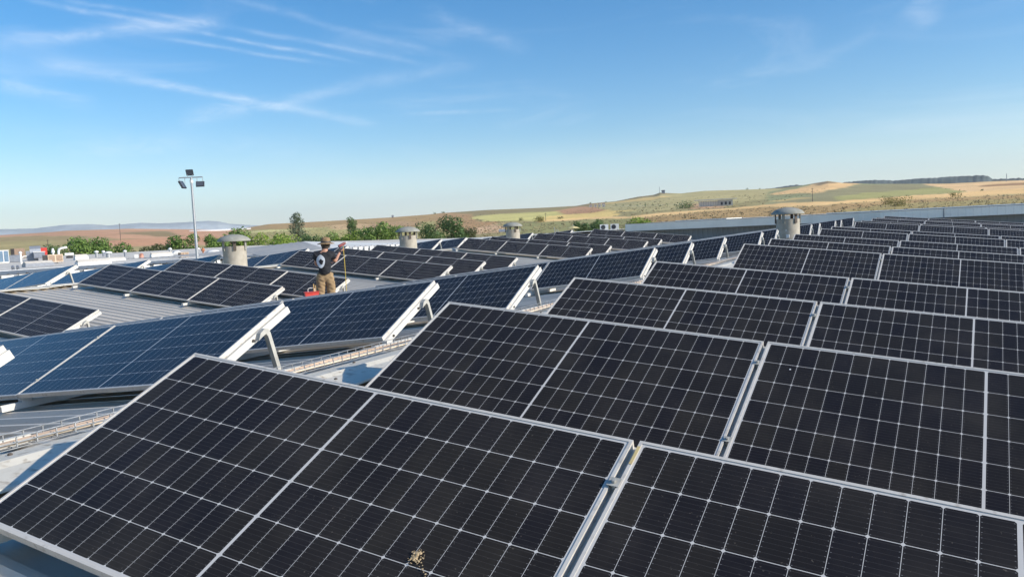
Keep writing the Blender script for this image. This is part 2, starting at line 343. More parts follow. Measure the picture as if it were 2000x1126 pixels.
def inside(px, py, poly):
    r = np.zeros(px.shape, bool); n = len(poly)
    for i in range(n):
        x0, y0 = poly[i]; x1, y1 = poly[(i+1) % n]
        if y0 == y1: continue
        c = ((y0 > py) != (y1 > py)) & (px < (x1-x0)*(py-y0)/(y1-y0)+x0); r ^= c
    return r
def grid_mesh(name, P_, mat, colors=None):
    na, nr = P_.shape[:2]; me = bpy.data.meshes.new(name)
    idx = np.arange(na*nr).reshape(na, nr)
    q = np.stack([idx[:-1, :-1], idx[1:, :-1], idx[1:, 1:], idx[:-1, 1:]], -1).reshape(-1, 4)
    me.vertices.add(na*nr); me.vertices.foreach_set('co', P_.reshape(-1).astype(np.float32))
    me.loops.add(q.size); me.polygons.add(len(q)); me.polygons.foreach_set('loop_start', np.arange(0, q.size, 4, dtype=np.int32))
    me.loops.foreach_set('vertex_index', q.reshape(-1).astype(np.int32)); me.update(); me.validate()
    me.polygons.foreach_set('use_smooth', [True]*len(q)); me.materials.append(mat)
    if colors is not None:
        a = me.color_attributes.new('field', 'FLOAT_COLOR', 'POINT'); a.data.foreach_set('color', colors.reshape(-1).astype(np.float32))
    return link(bpy.data.objects.new(name, me))
def land_mat():
    m_, g, b = newmat('farmland'); t = g.N.new('ShaderNodeTexCoord').outputs['Object']
    at = g.N.new('ShaderNodeAttribute'); at.attribute_name = 'field'
    n = g.noise(g.vm('MULTIPLY', t, (1, 1.6, 1)), .07, 6, .75); n2 = g.noise(t, .35, 4, .7); n3 = g.noise(t, .012, 4, .6)
    f = g.m('ADD', g.m('ADD', g.m('MULTIPLY', n, .55), g.m('MULTIPLY', n2, .45)), g.m('MULTIPLY', n3, .5))
    k = g.ramp(f, .5, 1.0, .76, 1.22)
    c = g.mix(1.0, at.outputs['Color'], g.comb(k, k, k), 'MULTIPLY')
    g.L.new(c, b.inputs['Base Color']); b.inputs['Roughness'].default_value = 1; b.inputs['Specular IOR Level'].default_value = .1
    bn = g.N.new('ShaderNodeBump'); bn.inputs['Strength'].default_value = .6; bn.inputs['Distance'].default_value = 2.0
    g.L.new(n2, bn.inputs['Height']); g.L.new(bn.outputs[0], b.inputs['Normal'])
    return m_
ALB = 1.12
az = np.concatenate([np.arange(-110, -72, 1.0), np.arange(-72, 14, .085), np.arange(14, 60, 1.0)])
rr = np.concatenate([np.geomspace(118, RS, 170), [RS*1.06, RS*1.2, RS*1.5, RS*2.2]])
AZ, RR = np.meshgrid(az, rr, indexing='ij')
ZZ = ztab(AZ, np.minimum(RR, RS)); drop = np.clip((RR-RS)/(RS*1.2), 0, 1); ZZ = ZZ-drop*60-(RR > RS)*2
px = CX+RR*np.sin(np.radians(AZ)); py = CY+RR*np.cos(np.radians(AZ))
rough_ = (np.sin(px*.031+py*.017)+np.sin(py*.043-px*.022)+np.sin(px*.11+1.3)*np.sin(py*.09))*.25*np.clip((RR-300)/500, 0, 1)*np.clip((RS-RR)/300, 0, 1)
P_ = np.stack([px, py, ZZ+rough_], -1)
colr = np.zeros(px.shape+(4,)); colr[...] = (*[v*ALB for v in lin(158, 146, 104)], 1)
jx = px+np.sin(py*.05)*3+np.sin(py*.23)*1.5; jy = py+np.sin(px*.06)*4+np.sin(px*.19)*2
for c, poly in FIELDS:
    colr[inside(jx, jy, poly)] = (*[v*ALB for v in lin(*c)], 1)
for _ in range(2):
    colr[1:-1] = (colr[:-2]+2*colr[1:-1]+colr[2:])/4; colr[:, 1:-1] = (colr[:, :-2]+2*colr[:, 1:-1]+colr[:, 2:])/4
M_LAND = land_mat()
hills = tag(grid_mesh('hills', P_, M_LAND, colr), 'rolling hills with straw fields, green crops and scrub', 'hills', kind='structure')
# low scrub on the uncultivated slopes: countless small tufts, one object
def scrub():
    r_ = np.random.default_rng(11); vs = []; fs = []
    n = 9000; a_ = r_.uniform(-64, 8, n); q = 330*np.exp(r_.uniform(0, 1, n)**1.1*1.25)
    for a, r in zip(a_, q):
        x = CX+r*math.sin(math.radians(a)); y = CY+r*math.cos(math.radians(a))
        ok = True
        for c, poly in FIELDS:
            if len(poly) > 8 and c in SKIP and inside(np.array([x]), np.array([y]), poly)[0]: ok = False
        if not ok: continue
        z = terrain_z(x, y); s = r_.uniform(.3, .95)*(1.7 if r_.random() < .06 else 1)
        for k in range(7):
            p = np.array([x, y, z])+r_.normal(0, .45, 3)*s*np.array([1.3, 1.3, .5])+np.array([0, 0, .3*s]); t1 = r_.normal(size=3); t1 /= np.linalg.norm(t1); t2 = np.cross(t1, r_.normal(size=3)); t2 /= np.linalg.norm(t2)
            b = len(vs); w = .45*s; vs += [tuple(p-t1*w), tuple(p+t2*w*.7), tuple(p+t1*w), tuple(p-t2*w*.7)]; fs.append((b, b+1, b+2, b+3))
    me = bpy.data.meshes.new('scrub'); me.from_pydata(vs, [], fs); me.materials.append(flat('scrub_leaves', (.27, .22, .12), .9, 0, .35, .02)); return link(bpy.data.objects.new('scrub', me))
SKIP = {(202, 190, 122), (222, 192, 124), (226, 186, 132), (226, 188, 138), (232, 192, 134), (218, 188, 128), (150, 142, 107), (196, 148, 115), (196, 152, 120)}
tag(scrub(), 'low dry scrub scattered over the slopes', 'scrub', kind='stuff')
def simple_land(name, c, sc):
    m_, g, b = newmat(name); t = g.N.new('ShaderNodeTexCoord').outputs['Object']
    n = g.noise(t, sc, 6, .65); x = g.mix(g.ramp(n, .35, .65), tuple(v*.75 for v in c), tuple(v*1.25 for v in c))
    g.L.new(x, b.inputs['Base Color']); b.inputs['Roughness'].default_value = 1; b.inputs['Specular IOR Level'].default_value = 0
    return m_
def sheet(name, half, z, mat):
    me = bpy.data.meshes.new(name); me.from_pydata([(-half, -half, z), (half, -half, z), (half, half, z), (-half, half, z)], [], [(0, 1, 2, 3)])
    me.materials.append(mat); return link(bpy.data.objects.new(name, me))
tag(sheet('ground', 20000, -8.6, simple_land('ground_soil', (.20, .17, .10), .02)), 'flat dry ground around the warehouses', 'ground', kind='structure')
def ridge(name, prof, r0, depth, mat, rough_amp, seed):
    rnd = random.Random(seed); a = np.arange(prof[0][0], prof[-1][0], .05); e = np.interp(a, [p[0] for p in prof], [p[1] for p in prof])
    r = np.array([-.5, -.3, -.12, 0, .12, .4])*depth; prof_h = np.array([0, .45, .85, 1, .8, 0])
    nz = np.array([rnd.uniform(-1, 1) for _ in a]); nz = (nz+np.roll(nz, 1)+np.roll(nz, 2))/3
    pts = np.zeros((len(a), len(r), 3))
    fade = np.clip(np.minimum(np.arange(len(a)), len(a)-1-np.arange(len(a)))/8, 0, 1)
    for j, (rj, h) in enumerate(zip(r, prof_h)):
        R_ = r0+rj; top = r0*np.tan(np.radians(e))+EYE+nz*rough_amp
        pts[:, j, 0] = CX+R_*np.sin(np.radians(a)); pts[:, j, 1] = CY+R_*np.cos(np.radians(a)); pts[:, j, 2] = -9+(top+9)*h*fade
    return grid_mesh(name, pts, mat)
MOUNT =  [(-71.031, 1.26), (-64.26, 1.483), (-61.713, 1.515), (-59.925, 1.488), (-58.306, 1.646), (-56.88, 1.637), (-55.809, 1.511), (-53.914, 1.599), (-52.783, 1.519), (-51.278, 1.524), (-49.769, 1.563), (-49.188, 1.504), (-48.383, 1.296), (-46.731, 1.117), (-43.323, 0.89)]
MESA =  [(-12.906, 1.756), (-11.547, 1.85), (-10.307, 1.948), (-9.381, 2.045), (-9.021, 2.039), (-7.921, 1.864), (-6.012, 2.01), (-5.202, 2.035), (-4.249, 2.042), (-3.013, 1.919), (-1.479, 1.957), (-0.586, 1.924), (0.518, 1.938), (1.871, 1.886), (2.169, 1.813), (2.412, 1.607), (2.974, 1.596), (4.026, 1.563), (6.549, 1.295), (11.157, 0.885)]
tag(ridge('mountains', MOUNT, 11000, 3000, simple_land('mountain_hazed', (.46, .50, .50), .0012), 1.5, 3), 'faint blue mountain range on the horizon', 'mountains', kind='structure')  # distance haze is partly put into the pale mountain colour
tag(ridge('wooded_ridge', MESA, 3600, 900, simple_land('wooded_slope', (.11, .13, .12), .01), 2.2, 4), 'long dark wooded ridge behind the hills', 'ridge', kind='structure')

# ------------------------------------------------------------ warehouse with the panels
SL = .0047; GP = 16.92
A_R, A_L, A_C, A_D, TAU = 6.0, 5.7, 5.98, 5.27, 25.23
TH = math.tan(R(5.9)); YN, YF = -9.0, 52.5
def roof_z(x, y):
    k = round(x/GP); return -abs(x-k*GP)*TH+SL*y-(.0)
def rib_profile(y0, y1, per, h):
    ys = []; y = y0
    while y < y1: ys += [(y, 0), (y+per*.62, 0), (y+per*.72, h), (y+per*.88, h), (y+per*.98, 0)]; y += per
    return ys
prof = rib_profile(YN, YF, .25, .036)
wh = tag(empty('warehouse', (0, 0, 0)), 'big warehouse with ribbed grey gabled roofs under all the solar panels', 'warehouse')
m = MB()
xs = [-GP*1.5, -GP, -GP/2, 0, GP/2, GP, GP*1.5]
for a, b in zip(xs[:-1], xs[1:]):
    k0 = len(m.v); vs = []
    for (y, h) in prof: vs += [(a, y, roof_z(a, y)+h if True else 0), (b, y, roof_z(b, y)+h)]
    fs = [(2*i, 2*i+1, 2*i+3, 2*i+2) for i in range(len(prof)-1)]
    m.add(vs, fs)
tag(m.build('roof', M_ROOF, wh, fix=False), 'ribbed metal roof sheets')
m = MB()
m.box(-GP*1.5+.05, GP*1.5, YN, YN+.25, -8.5, -.95); m.box(-GP*1.5+.05, GP*1.5, YF-.25, YF, -8.5, -.75); m.box(-GP*1.5, -GP*1.5+.2, YN+.3, YF-.3, -8.5, -.95); m.box(GP*1.5-.2, GP*1.5, YN+.3, YF-.3, -8.5, -.95)
m.build('wall', M_CORR, wh)
for xv in (-GP/2, GP/2):
    m = MB(); m.prism([(xv-.3, -.795), (xv-.26, -.795), (xv-.2, -.9), (xv+.2, -.9), (xv+.26, -.795), (xv+.3, -.795), (xv+.22, -.92), (xv-.22, -.92)], YN, YF-2, 1)
    o = m.build('gutter', M_GALV, wh); o.location.z = .045; o.rotation_euler.x = math.atan(SL)
def ridge_cap(x0):
    m = MB(); y = YN; rnd = random.Random(int(x0*3)+5); i = 0
    while y < YF-.1:
        y1 = min(y+2.1, YF); n = 12; lift = .0025*(i % 3)
        prof_x = [-.36, -.30, -.06, 0, .06, .2, .3, .31]
        vs = []
        for j in range(n+1):
            yy = y+(y1+.06-y)*j/n; t = j/n
            for xx in prof_x:
                z = -abs(xx)*TH+.072+lift+SL*yy+(.012 if abs(xx) < .01 else 0)
                if xx <= -.36: z -= .03
                if xx >= .31: z -= .012
                if xx > .1: z += (xx-.1)*(.10*max(0, math.sin(t*math.pi*2+i*1.9))+.02)   # sheet edge lifts in waves
                vs.append((x0+xx, yy, z))
        w = len(prof_x); fs = [(j*w+k, j*w+k+1, (j+1)*w+k+1, (j+1)*w+k) for j in range(n) for k in range(w-1)]
        m.add(vs, fs); y = y1; i += 1
    o = m.build('ridge_cap', M_BEIGE, wh, smooth=9)
    mo = o.modifiers.new('thick', 'SOLIDIFY'); mo.thickness = .003
    if x0 == 0:
        for q in range(16):
            for xx in (-.2, .17):
                yy = .8+q*.62; s_ = MB(); s_.lathe([(.012, 0), (.012, .006), (.006, .010)], 8, (x0+xx, yy, -abs(xx)*TH+.078+SL*yy+(.012 if xx > 0 else 0))); s_.build('screw', M_RUST, o)
    return o
for k in (-1, 0, 1): ridge_cap(k*GP)

# ------------------------------------------------------------ panels
fm = MB(); wdt = .011; dp = .035
fm.box(0, PW, 0, wdt, -dp, 0); fm.box(0, PW, PH-wdt, PH, -dp, 0); fm.box(0, wdt, wdt+.0002, PH-wdt-.0002, -dp, -.0003); fm.box(PW-wdt, PW, wdt+.0002, PH-wdt-.0002, -dp, -.0003)
ME_FRAME = fm.mesh('panel_frame', M_FRAME)
gm = MB(); gm.box(wdt-.002, PW-wdt+.002, wdt-.002, PH-wdt+.002, -.012, -.003)
ME_GLASS = gm.mesh('cell_glass', M_CELL)
jm = MB(); jm.box(PW/2-.07, PW/2+.07, PH-.16, PH-.05, -.032, -.014); ME_BACK = jm.mesh('junction_box', M_DARK)
P_ROOT = None
def basis(side):
    a = R({'R': A_R, 'B': A_L, 'C': A_C, 'D': A_D}[side])
    if side in 'RC': u = Vector((math.cos(a), 0, -math.sin(a))); n = Vector((math.sin(a), 0, math.cos(a)))
    else: u = Vector((math.cos(a), 0, math.sin(a))); n = Vector((-math.sin(a), 0, math.cos(a)))
    return u, n
SIDE = {  # x of ridge, start offset from ridge, joint gap
 'R': (0, .643, .024), 'B': (0, .788, .018), 'C': (-GP, .727, .018), 'D': (-GP, .680, .018)}
def origin(side, Yr, d):
    """bottom edge point d metres down the slope from the ridge, 15 cm above the sheet"""
    u, n = basis(side); x0, off, _ = SIDE[side]; s_ = 1 if side in 'RC' else -1
    o = Vector((x0, Yr, SL*Yr+(.033 if side in 'CD' else 0)))+u*s_*d+n*.15
    return o
def panel(side, Yr, j, label, group):
    u, n = basis(side); _, off, gap = SIDE[side]; t = R(TAU)
    v = Vector((0, math.cos(t), 0))+n*math.sin(t); v.normalize(); w = u.cross(v).normalized(); v = w.cross(u)
    d = off+j*(PW+gap)+(0 if side in 'RC' else PW)
    rnd = random.Random('RBCD'.index(side)*7919+round(Yr*10)*31+j)
    o = bpy.data.objects.new('solar_panel', None); COL.objects.link(o); o.empty_display_size = .1
    Mx = Matrix((u, v, w)).transposed().to_4x4(); Mx.translation = origin(side, Yr, d)+w*rnd.uniform(-.003, .003)
    o.matrix_world = Mx @ Matrix.Rotation(R(rnd.uniform(-.22, .22)), 4, 'X')
    tag(o, label, 'solar panel', group)
    link(bpy.data.objects.new('frame', ME_FRAME), o); link(bpy.data.objects.new('cell_glass', ME_GLASS), o); link(bpy.data.objects.new('junction_box', ME_BACK), o)
    return o
# triangular support: sloped beam, base rail along the ridge direction, curved back leg, front foot, bolts
ct, st = math.cos(R(TAU)), math.sin(R(TAU))
RB = Matrix(((1, 0, 0, 0), (0, ct, -st, 0), (0, st, ct, 0), (0, 0, 0, 1)))
def sup_meshes(wb):
    out = {}
    m = MB(); h = wb/2
    m.box(-h, h, -.0, PH+.001, -.088, -.0355, RB); out['sloped_beam'] = (m.mesh('sloped_beam', M_ALU), None)
    m = MB(); m.box(-.032, .032, -.14, 1.0, -.112, -.066); m.box(-.02, .02, -.141, 1.001, -.0655, -.060); out['base_rail'] = (m.mesh('base_rail', M_ALU), None)
    m = MB(); m.prism([(.02, -.068), (.10, -.068), (.12, -.02), (.085, .0), (.03, -.03)], -h-.006, -h-.001, 0); m.prism([(.02, -.068), (.10, -.068), (.12, -.02), (.085, .0), (.03, -.03)], h+.001, h+.006, 0); out['front_foot'] = (m.mesh('front_foot', M_ALU), None)
    m = MB(); pl = [(.585, .195), (.612, .248), (.66, .278), (.692, .270), (.708, .240), (.768, -.062), (.734, -.062), (.680, .215), (.664, .236), (.632, .222)]
    n = len(pl); x0, x1 = h+.002, h+.045
    m.prism(pl, x0, x1, 0); out['back_leg'] = (m.mesh('back_leg', M_LEG), None)
    m = MB()
    for q, yy in enumerate((.12, .60)):
        m = MB(); c = RB @ Vector((h, yy, -.062)); m.tube([c, c+Vector((.012, 0, 0))], .011, 8)
        out['bolt%d' % q] = (m.mesh('bolt', M_BOLT), None)
    return out
SUP = sup_meshes(.042)
cm = MB(); cm.box(-.019, .019, -.018, .018, .0012, .0035); cm.lathe([(.008, .0046), (.008, .012), (.005, .0125)], 6, (0, 0, 0)); cm.box(-.006, .006, -.012, .012, -.05, .001)
ME_CLAMP = cm.mesh('clamp', M_LEG)
def support(side, Yr, j, label, group):
    u, n = basis(side); _, off, gap = SIDE[side]; v = Vector((0, 1, 0)); v = (v-n*v.dot(n)).normalized()
    d = off+j*(PW+gap)-gap/2
    end = (j == 0)
    d += .02 if end and side in 'RC' else (.005 if end else 0)
    o = bpy.data.objects.new('panel_support', None); COL.objects.link(o); o.empty_display_size = .1
    Mx = Matrix((u, v, n)).transposed().to_4x4(); Mx.translation = origin(side, Yr, d); o.matrix_world = Mx
    tag(o, label, 'panel support', group)
    if 0 < j < 3 and side in 'RB' and Yr < 16:
        for yy in (.20, .84): c = link(bpy.data.objects.new('clamp', ME_CLAMP), o); c.matrix_local = RB @ Matrix.Translation((0, yy, 0))
    for k, (me, _) in SUP.items(): link(bpy.data.objects.new(k.rstrip('01'), me), o)
    return o
YS = [1.452, 3.541, 5.615, 7.921, 12.484, 14.785, 17.495, 19.633, 21.662, 23.92, 30.745, 32.987, 38.023, 40.306, 45.892]
ORD = ['first', 'second', 'third', 'fourth', 'fifth', 'sixth', 'seventh', 'eighth', 'ninth', 'tenth', 'eleventh', 'twelfth', 'thirteenth', 'fourteenth', 'fifteenth']
ROWS = {'R': [0, 1, 2, 3, 4, 5, 6, 8, 9, 10, 11, 12, 13, 14], 'B': [0, 1, 2, 3, 4, 5, 6, 8, 9, 10, 11, 12, 13, 14], 'C': [3, 4, 5, 7, 8, 9, 10, 11, 12, 13, 14], 'D': [4, 5, 6, 8, 9, 10, 11, 12, 13, 14]}
TXT = {'R': ('black', 'on the right slope', 'black panels on the near right slope', 3),
       'B': ('blue reflecting', 'on the slope left of the ridge', 'blue panels on the slope left of the ridge', 3),
       'C': ('dark', 'on the middle roof', 'dark panels on the facing slope of the middle roof', 3),
       'D': ('hazy', "behind the middle roof's ridge", 'panels on the far slope of the middle roof', 2)}
POSN = {0: 'ridge-end', 1: 'middle', 2: 'lower-end'}
for s_ in 'RBCD':
    colr_, where, grp, npn = TXT[s_]
    for ri, yi in enumerate(ROWS[s_]):
        for j in range(npn):
            panel(s_, YS[yi], j, '%s %s solar panel, %s row %s' % (colr_, POSN[j], ORD[ri], where), grp)
        if s_ == 'D' and False: continue
        for j in range(npn+1):
            pn = {0: 'ridge-end support', 1: 'upper joint support', 2: 'lower joint support', 3: 'valley-end support'}[j]
            support(s_, YS[yi], j, '%s, %s panel row %s' % (pn, ORD[ri], where), 'aluminium supports under the '+grp)
# bird dirt and sticker on the near panels
def on_panel(side, Yr, j, x, y, z=0):
    u, n = basis(side); _, off, gap = SIDE[side]; t = R(TAU)
    v = (Vector((0, math.cos(t), 0))+n*math.sin(t)).normalized(); w = u.cross(v).normalized(); v = w.cross(u)
    Mx = Matrix((u, v, w)).transposed().to_4x4(); Mx.translation = origin(side, Yr, off+j*(PW+gap)); return Mx @ Matrix.Translation((x, y, z))
rnd = random.Random(3)
m = MB()
for i in range(60):
    a = rnd.uniform(0, 6.28); r = .03*math.sqrt(rnd.random()); x, y = r*math.cos(a), r*math.sin(a)*1.1; q = rnd.uniform(.002, .007)*(1.3-r/.03)
    m.lathe([(q*1.2, 0), (q, q*.6), (q*.4, q)], 6, (x, y, -.0028+rnd.uniform(0, .003)))
for i in range(9):
    q = rnd.uniform(.0015, .004); m.lathe([(q*1.3, 0), (q, q*.5), (q*.3, q*.7)], 6, (.03+i*.008+rnd.uniform(-.006, .006), -.02-i*.006+rnd.uniform(-.008, .008), -.0028))
M_DROP = flat('bird_dropping', (.44, .32, .18), .9, 0, .5, 60, dirt=(.16, .09, .04))
o = m.build('bird_dropping', M_DROP); o.matrix_world = on_panel('R', YS[0], 0, 1.664, .386) @ Matrix.Diagonal((.85, .85, .35, 1))
tag(o, 'crusty tan bird dropping on the nearest panel at the bottom edge', 'bird dropping')
m = MB(); m.lathe([(.012, 0), (.010, .003), (.004, .005)], 7, (0, 0, -.0028)); m.lathe([(.005, 0), (.002, .002)], 6, (.02, .012, -.0028))
M_DROPW = flat('white_dropping', (.7, .7, .68), .9)
o = m.build('bird_dropping', M_DROPW); q_ = on_panel('R', YS[1], 1, .16, .82); o.matrix_world = q_
tag(o, 'small white bird dropping on the second row panel right of the joint', 'bird dropping')
m = MB(); m.box(0, .011, 0, .085, .0004, .0012); m.box(.0012, .0098, .01, .06, .0013, .0016)
o = m.build('label_sticker', flat('sticker', (.60, .47, .22), .6)); o.matrix_world = on_panel('R', YS[0], 1, .001, .93)
tag(o, 'yellowed label sticker on the frame corner of the nearest right panel', 'sticker')

# ------------------------------------------------------------ cable tray along the ridge
def tray(x0, ya, yb):
    root = tag(empty('cable_tray', (x0, ya, SL*ya)), 'wire basket cable tray running along the near ridge', 'cable tray')
    wt = MB(); w, h = .06, .055; zb = .085-.035
    def zz(y): return SL*y+zb-SL*ya
    for (x, z) in [(-w, 0), (-w, h/2), (-w, h), (w, 0), (w, h/2), (w, h), (-w/3, 0), (w/3, 0)]:
        wt.box(x-.003, x+.003, 0, yb-ya, z-.0022+zb, z+.0022+zb, Matrix.Rotation(math.atan(SL), 4, 'X'))
    y = .05
    while y < yb-ya:
        z = zb+SL*y
        wt.box(-w-.003, -w+.003, y-.003, y+.003, z, z+h); wt.box(w-.003, w+.003, y-.003, y+.003, z, z+h); wt.box(-w, w, y-.002, y+.002, z-.005, z-.001)
        y += .1
    wt.build('wire_basket', M_GALV, root)
    for k, (dx, c, r) in enumerate(((-.02, M_CONDUIT, .011), (.015, M_CONDUIT, .010), (.045, flat('cream_conduit', (.62, .52, .40), .6), .010))):
        t = MB(); pts = []; y = 0
        while y < yb-ya: pts.append((dx+.010*math.sin(y*1.7+k*2), y, zb+SL*y+.016+.004*math.sin(y*3+k))); y += .35
        t.tube(pts, r, 6); t.build('conduit', c, root, smooth=60)
    return root
tray(-.40, -2.0, 47)
# ------------------------------------------------------------ ridge vents
def vent(loc, label, plate=False):
    r = .375; root = tag(empty('roof_vent', loc), label, 'roof vent', 'mushroom vents on the roof ridges')
    b = MB(); b.lathe([(r*1.0, -.35), (r, .74), (r*.985, .745), (r*.93, .74), (r*.93, -.3)], 40, cap=False); b.build('stack', M_FIBRE, root, smooth=40)
    c = MB(); H = .93
    c.lathe([(r*.2, H+.02), (r*1.36, H-.03), (r*1.41, H-.028), (r*1.42, H-.005), (r*1.36, H+.035), (r*1.15, H+.10), (r*.8, H+.16), (r*.4, H+.195), (.0001, H+.205)], 48)
    c.build('cap', M_CAP, root, smooth=60)
    i = MB(); i.lathe([(r*.88, .4), (r*.88, .70)], 24); i.build('inner_duct', M_DARK, root)
    for k in range(6):
        a = k*math.pi/3+.35; m = MB(); mt = Matrix.Rotation(a, 4, 'Z')
        m.box(r+.004, r+.034, -.045, .045, .60, H-.02, mt); m.prism([(r+.034, H-.03), (r+.10, H-.03), (r+.036, .70)], -.004, .004, 1) if False else None
        m.build('bracket', M_RUST if k % 2 else M_CAP, root)
    if plate:
        m = MB(); mt = Matrix.Rotation(R(-92), 4, 'Z'); m.box(r-.01, r+.03, .02, .12, .12, .24, mt); m.box(r+.031, r+.034, .035, .105, .135, .225, mt); m.build('box', M_WHITE, root)
        m = MB(); m.prism([(-.02, .36), (.03, .36), (.005, .42)], -r-.004, -r+.02, 1); m.build('sticker', M_WHITE, root)
    return root
vent((-1.0, 27.6, .155), 'mushroom vent on the near ridge beside the blue panels, biggest part in shade', True)
vent((-GP, 18.4, .16), 'largest looking mushroom vent on the middle ridge, below the light pole')
vent((-GP, 28.0, .21), 'mushroom vent on the middle ridge, to the right of the worker')
vent((-GP, 37.5, .25), 'smallest looking mushroom vent, farthest along the middle ridge')

# ------------------------------------------------------------ neighbouring roofs
def ribbed(xa, xb, ya, yb, zf, per, h, along='x'):
    """ribbed sheet; ribs run along x (profile in y) or along y"""
    m = MB()
    if along == 'x':
        p = rib_profile(ya, yb, per, h); vs = []
        for (y, hh) in p: vs += [(xa, y, zf(xa, y)+hh), (xb, y, zf(xb, y)+hh)]
    else:
        p = rib_profile(xa, xb, per, h); vs = []
        for (x, hh) in p: vs += [(x, ya, zf(x, ya)+hh), (x, yb, zf(x, yb)+hh)]
    m.add(vs, [(2*i, 2*i+1, 2*i+3, 2*i+2) for i in range(len(p)-1)]); return m
nb = tag(empty('storage_building', (0, 0, 0)), 'low grey roofed building behind the middle roof with white ribbed eave', 'building')
X1, X2 = -26.0, -36.5
zn = lambda x, y: .275+(x-X1)*.0105+.0008*(y-20)
ribbed(X2, X1+.1, -4, 34.6, zn, .33, .03).build('roof', M_ROOF2, nb, fix=False)
m = MB(); y = -4
while y < 34.5: m.box(X1-.02, X1+.06, y, y+.42, -1.2, zn(X1, y)-.03); y += .62
tag(m.build('eave_cladding', M_WHITE, nb), 'bright white corrugated upstand')
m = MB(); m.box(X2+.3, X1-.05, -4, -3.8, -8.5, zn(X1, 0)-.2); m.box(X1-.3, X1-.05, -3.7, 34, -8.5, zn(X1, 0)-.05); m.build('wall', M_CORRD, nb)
m = MB(); m.box(X2-.35, X2+.35, -4, 34.5, .0, zn(X2, 20)+.05); m.build('parapet', M_WHITE, nb)
# ramp roof + white gabled hall
wr = tag(empty('white_hall', (0, 0, 0)), 'long white roofed hall beyond the middle roof with a grey hipped end', 'building')
def zw(x, y): return .86-abs(x+33.8)*.052-.0016*max(0, y-52)
rf_ = ribbed(-46, X1, 39.3, 99, zw, .5, .03)
p_ = rib_profile(32.8, 39.3, .5, .03); vs = []
for (y, hh) in p_:
    xa = -33.8+(39.3-y)*1.18
    vs += [(xa, y, zw(xa, y)+hh), (X1, y, zw(X1, y)+hh)]
rf_.add(vs, [(2*i, 2*i+1, 2*i+3, 2*i+2) for i in range(len(p_)-1)]); rf_.build('roof', M_ROOFW, wr, fix=False)
hm = MB()
xs_ = np.arange(-46, X1+.01, .3)
vs = []
for i, x in enumerate(xs_):
    h = .04 if i % 2 else 0; yb = 39.3-max(0, x+33.8)/1.18; vs += [(x, yb-4.5, .26+.0*x+h), (x, yb, zw(x, yb)+h-.01)]
hm.add(vs, [(2*i, 2*i+1, 2*i+3, 2*i+2) for i in range(len(xs_)-1)])
hm.build('hip_roof', M_ROOF2, wr, fix=False)
m = MB(); y = 35
while y < 52: m.box(X1-.02, X1+.06, y, y+.30, -1.2, zw(X1, y)-.03); y += .5
m.build('eave_cladding', M_WHITE, wr)
m = MB(); m.box(X1-.3, X1-.06, 35, 98, -8.5, .2); m.box(-45.5, X1-.4, 97.6, 98, -8.5, .2); m.build('wall', M_CORR, wr)
# equipment roof
eq = tag(empty('plant_roof_building', (0, 0, 0)), 'building with a pale flat roof crowded with ventilation machines', 'building')
def ze(x): return .0168*(-x-57)
m = MB(); m.add([(-36.9, -5, ze(-36.9)), (-36.9, 100, ze(-36.9)), (-86, 100, ze(-86)), (-86, -5, ze(-86)), (-36.9, -5, -8.5), (-36.9, 100, -8.5), (-86, 100, -8.5), (-86, -5, -8.5)],
    [(0, 1, 2, 3), (0, 4, 5, 1), (1, 5, 6, 2), (2, 6, 7, 3), (3, 7, 4, 0)]); m.build('roof', M_FLATROOF, eq)
m = MB()
for i in range(12): m.add([(-37.5-i*4, -4, ze(-37.5-i*4)+.004), (-37.42-i*4, -4, ze(-37.42-i*4)+.004), (-37.42-i*4, 99, ze(-37.42-i*4)+.004), (-37.5-i*4, 99, ze(-37.5-i*4)+.004)], [(0, 1, 2, 3)])
m.build('roof_seams', M_GREYM, eq)

def thing(name, loc, label, cat, group=None, face=True):
    rz = math.atan2(loc[1]-CY, loc[0]-CX)-math.pi/2 if face else 0   # local -Y faces the near roof
    return tag(empty(name, loc, rz), label, cat, group)
def cooler(loc, w, h, label, frame=M_TAN):
    t = thing('evaporative_cooler', loc, label, 'air cooler', 'evaporative coolers on the flat roof'); t.rotation_euler.z += .35
    m = MB(); m.box(-w/2, w/2, -w/2, w/2, .10, .10+h); m.build('housing', frame, t)
    for a in (0, math.pi/2, -math.pi/2):
        for s_ in (-1, 1):
            mt = Matrix.Rotation(a, 4, 'Z'); m = MB(); m.box(s_*w/4-w*.20, s_*w/4+w*.20, -w/2-.012, -w/2-.004, .10+h*.12, .10+h*.88, mt)
            o = m.build('grille', M_BROWN, t)
            s2 = MB(); 
            for q in range(5): s2.box(s_*w/4-w*.20, s_*w/4+w*.20, -w/2-.02, -w/2-.013, .10+h*(.16+q*.15), .10+h*(.19+q*.15), mt)
            s2.build('louvres', frame, o)
    for sx in (-1, 1):
        for sy in (-1, 1): m = MB(); m.box(sx*w*.42-.02, sx*w*.42+.02, sy*w*.42-.02, sy*w*.42+.02, 0, .10); m.build('leg', M_GREYM, t)
    return t
cooler((-60.66, 38.54, ze(-60.66)), 1.15, .62, 'tan cooler with two grilles, largest of the flat roof coolers')
cooler((-82.6, 48.0, ze(-82.6)), 1.0, 1.0, 'brown cooler raised behind the grey duct box at far left', M_BROWN)
cooler((-52.72, 44.89, ze(-52.72)), .66, .40, 'small tan cooler in front of the light pole')
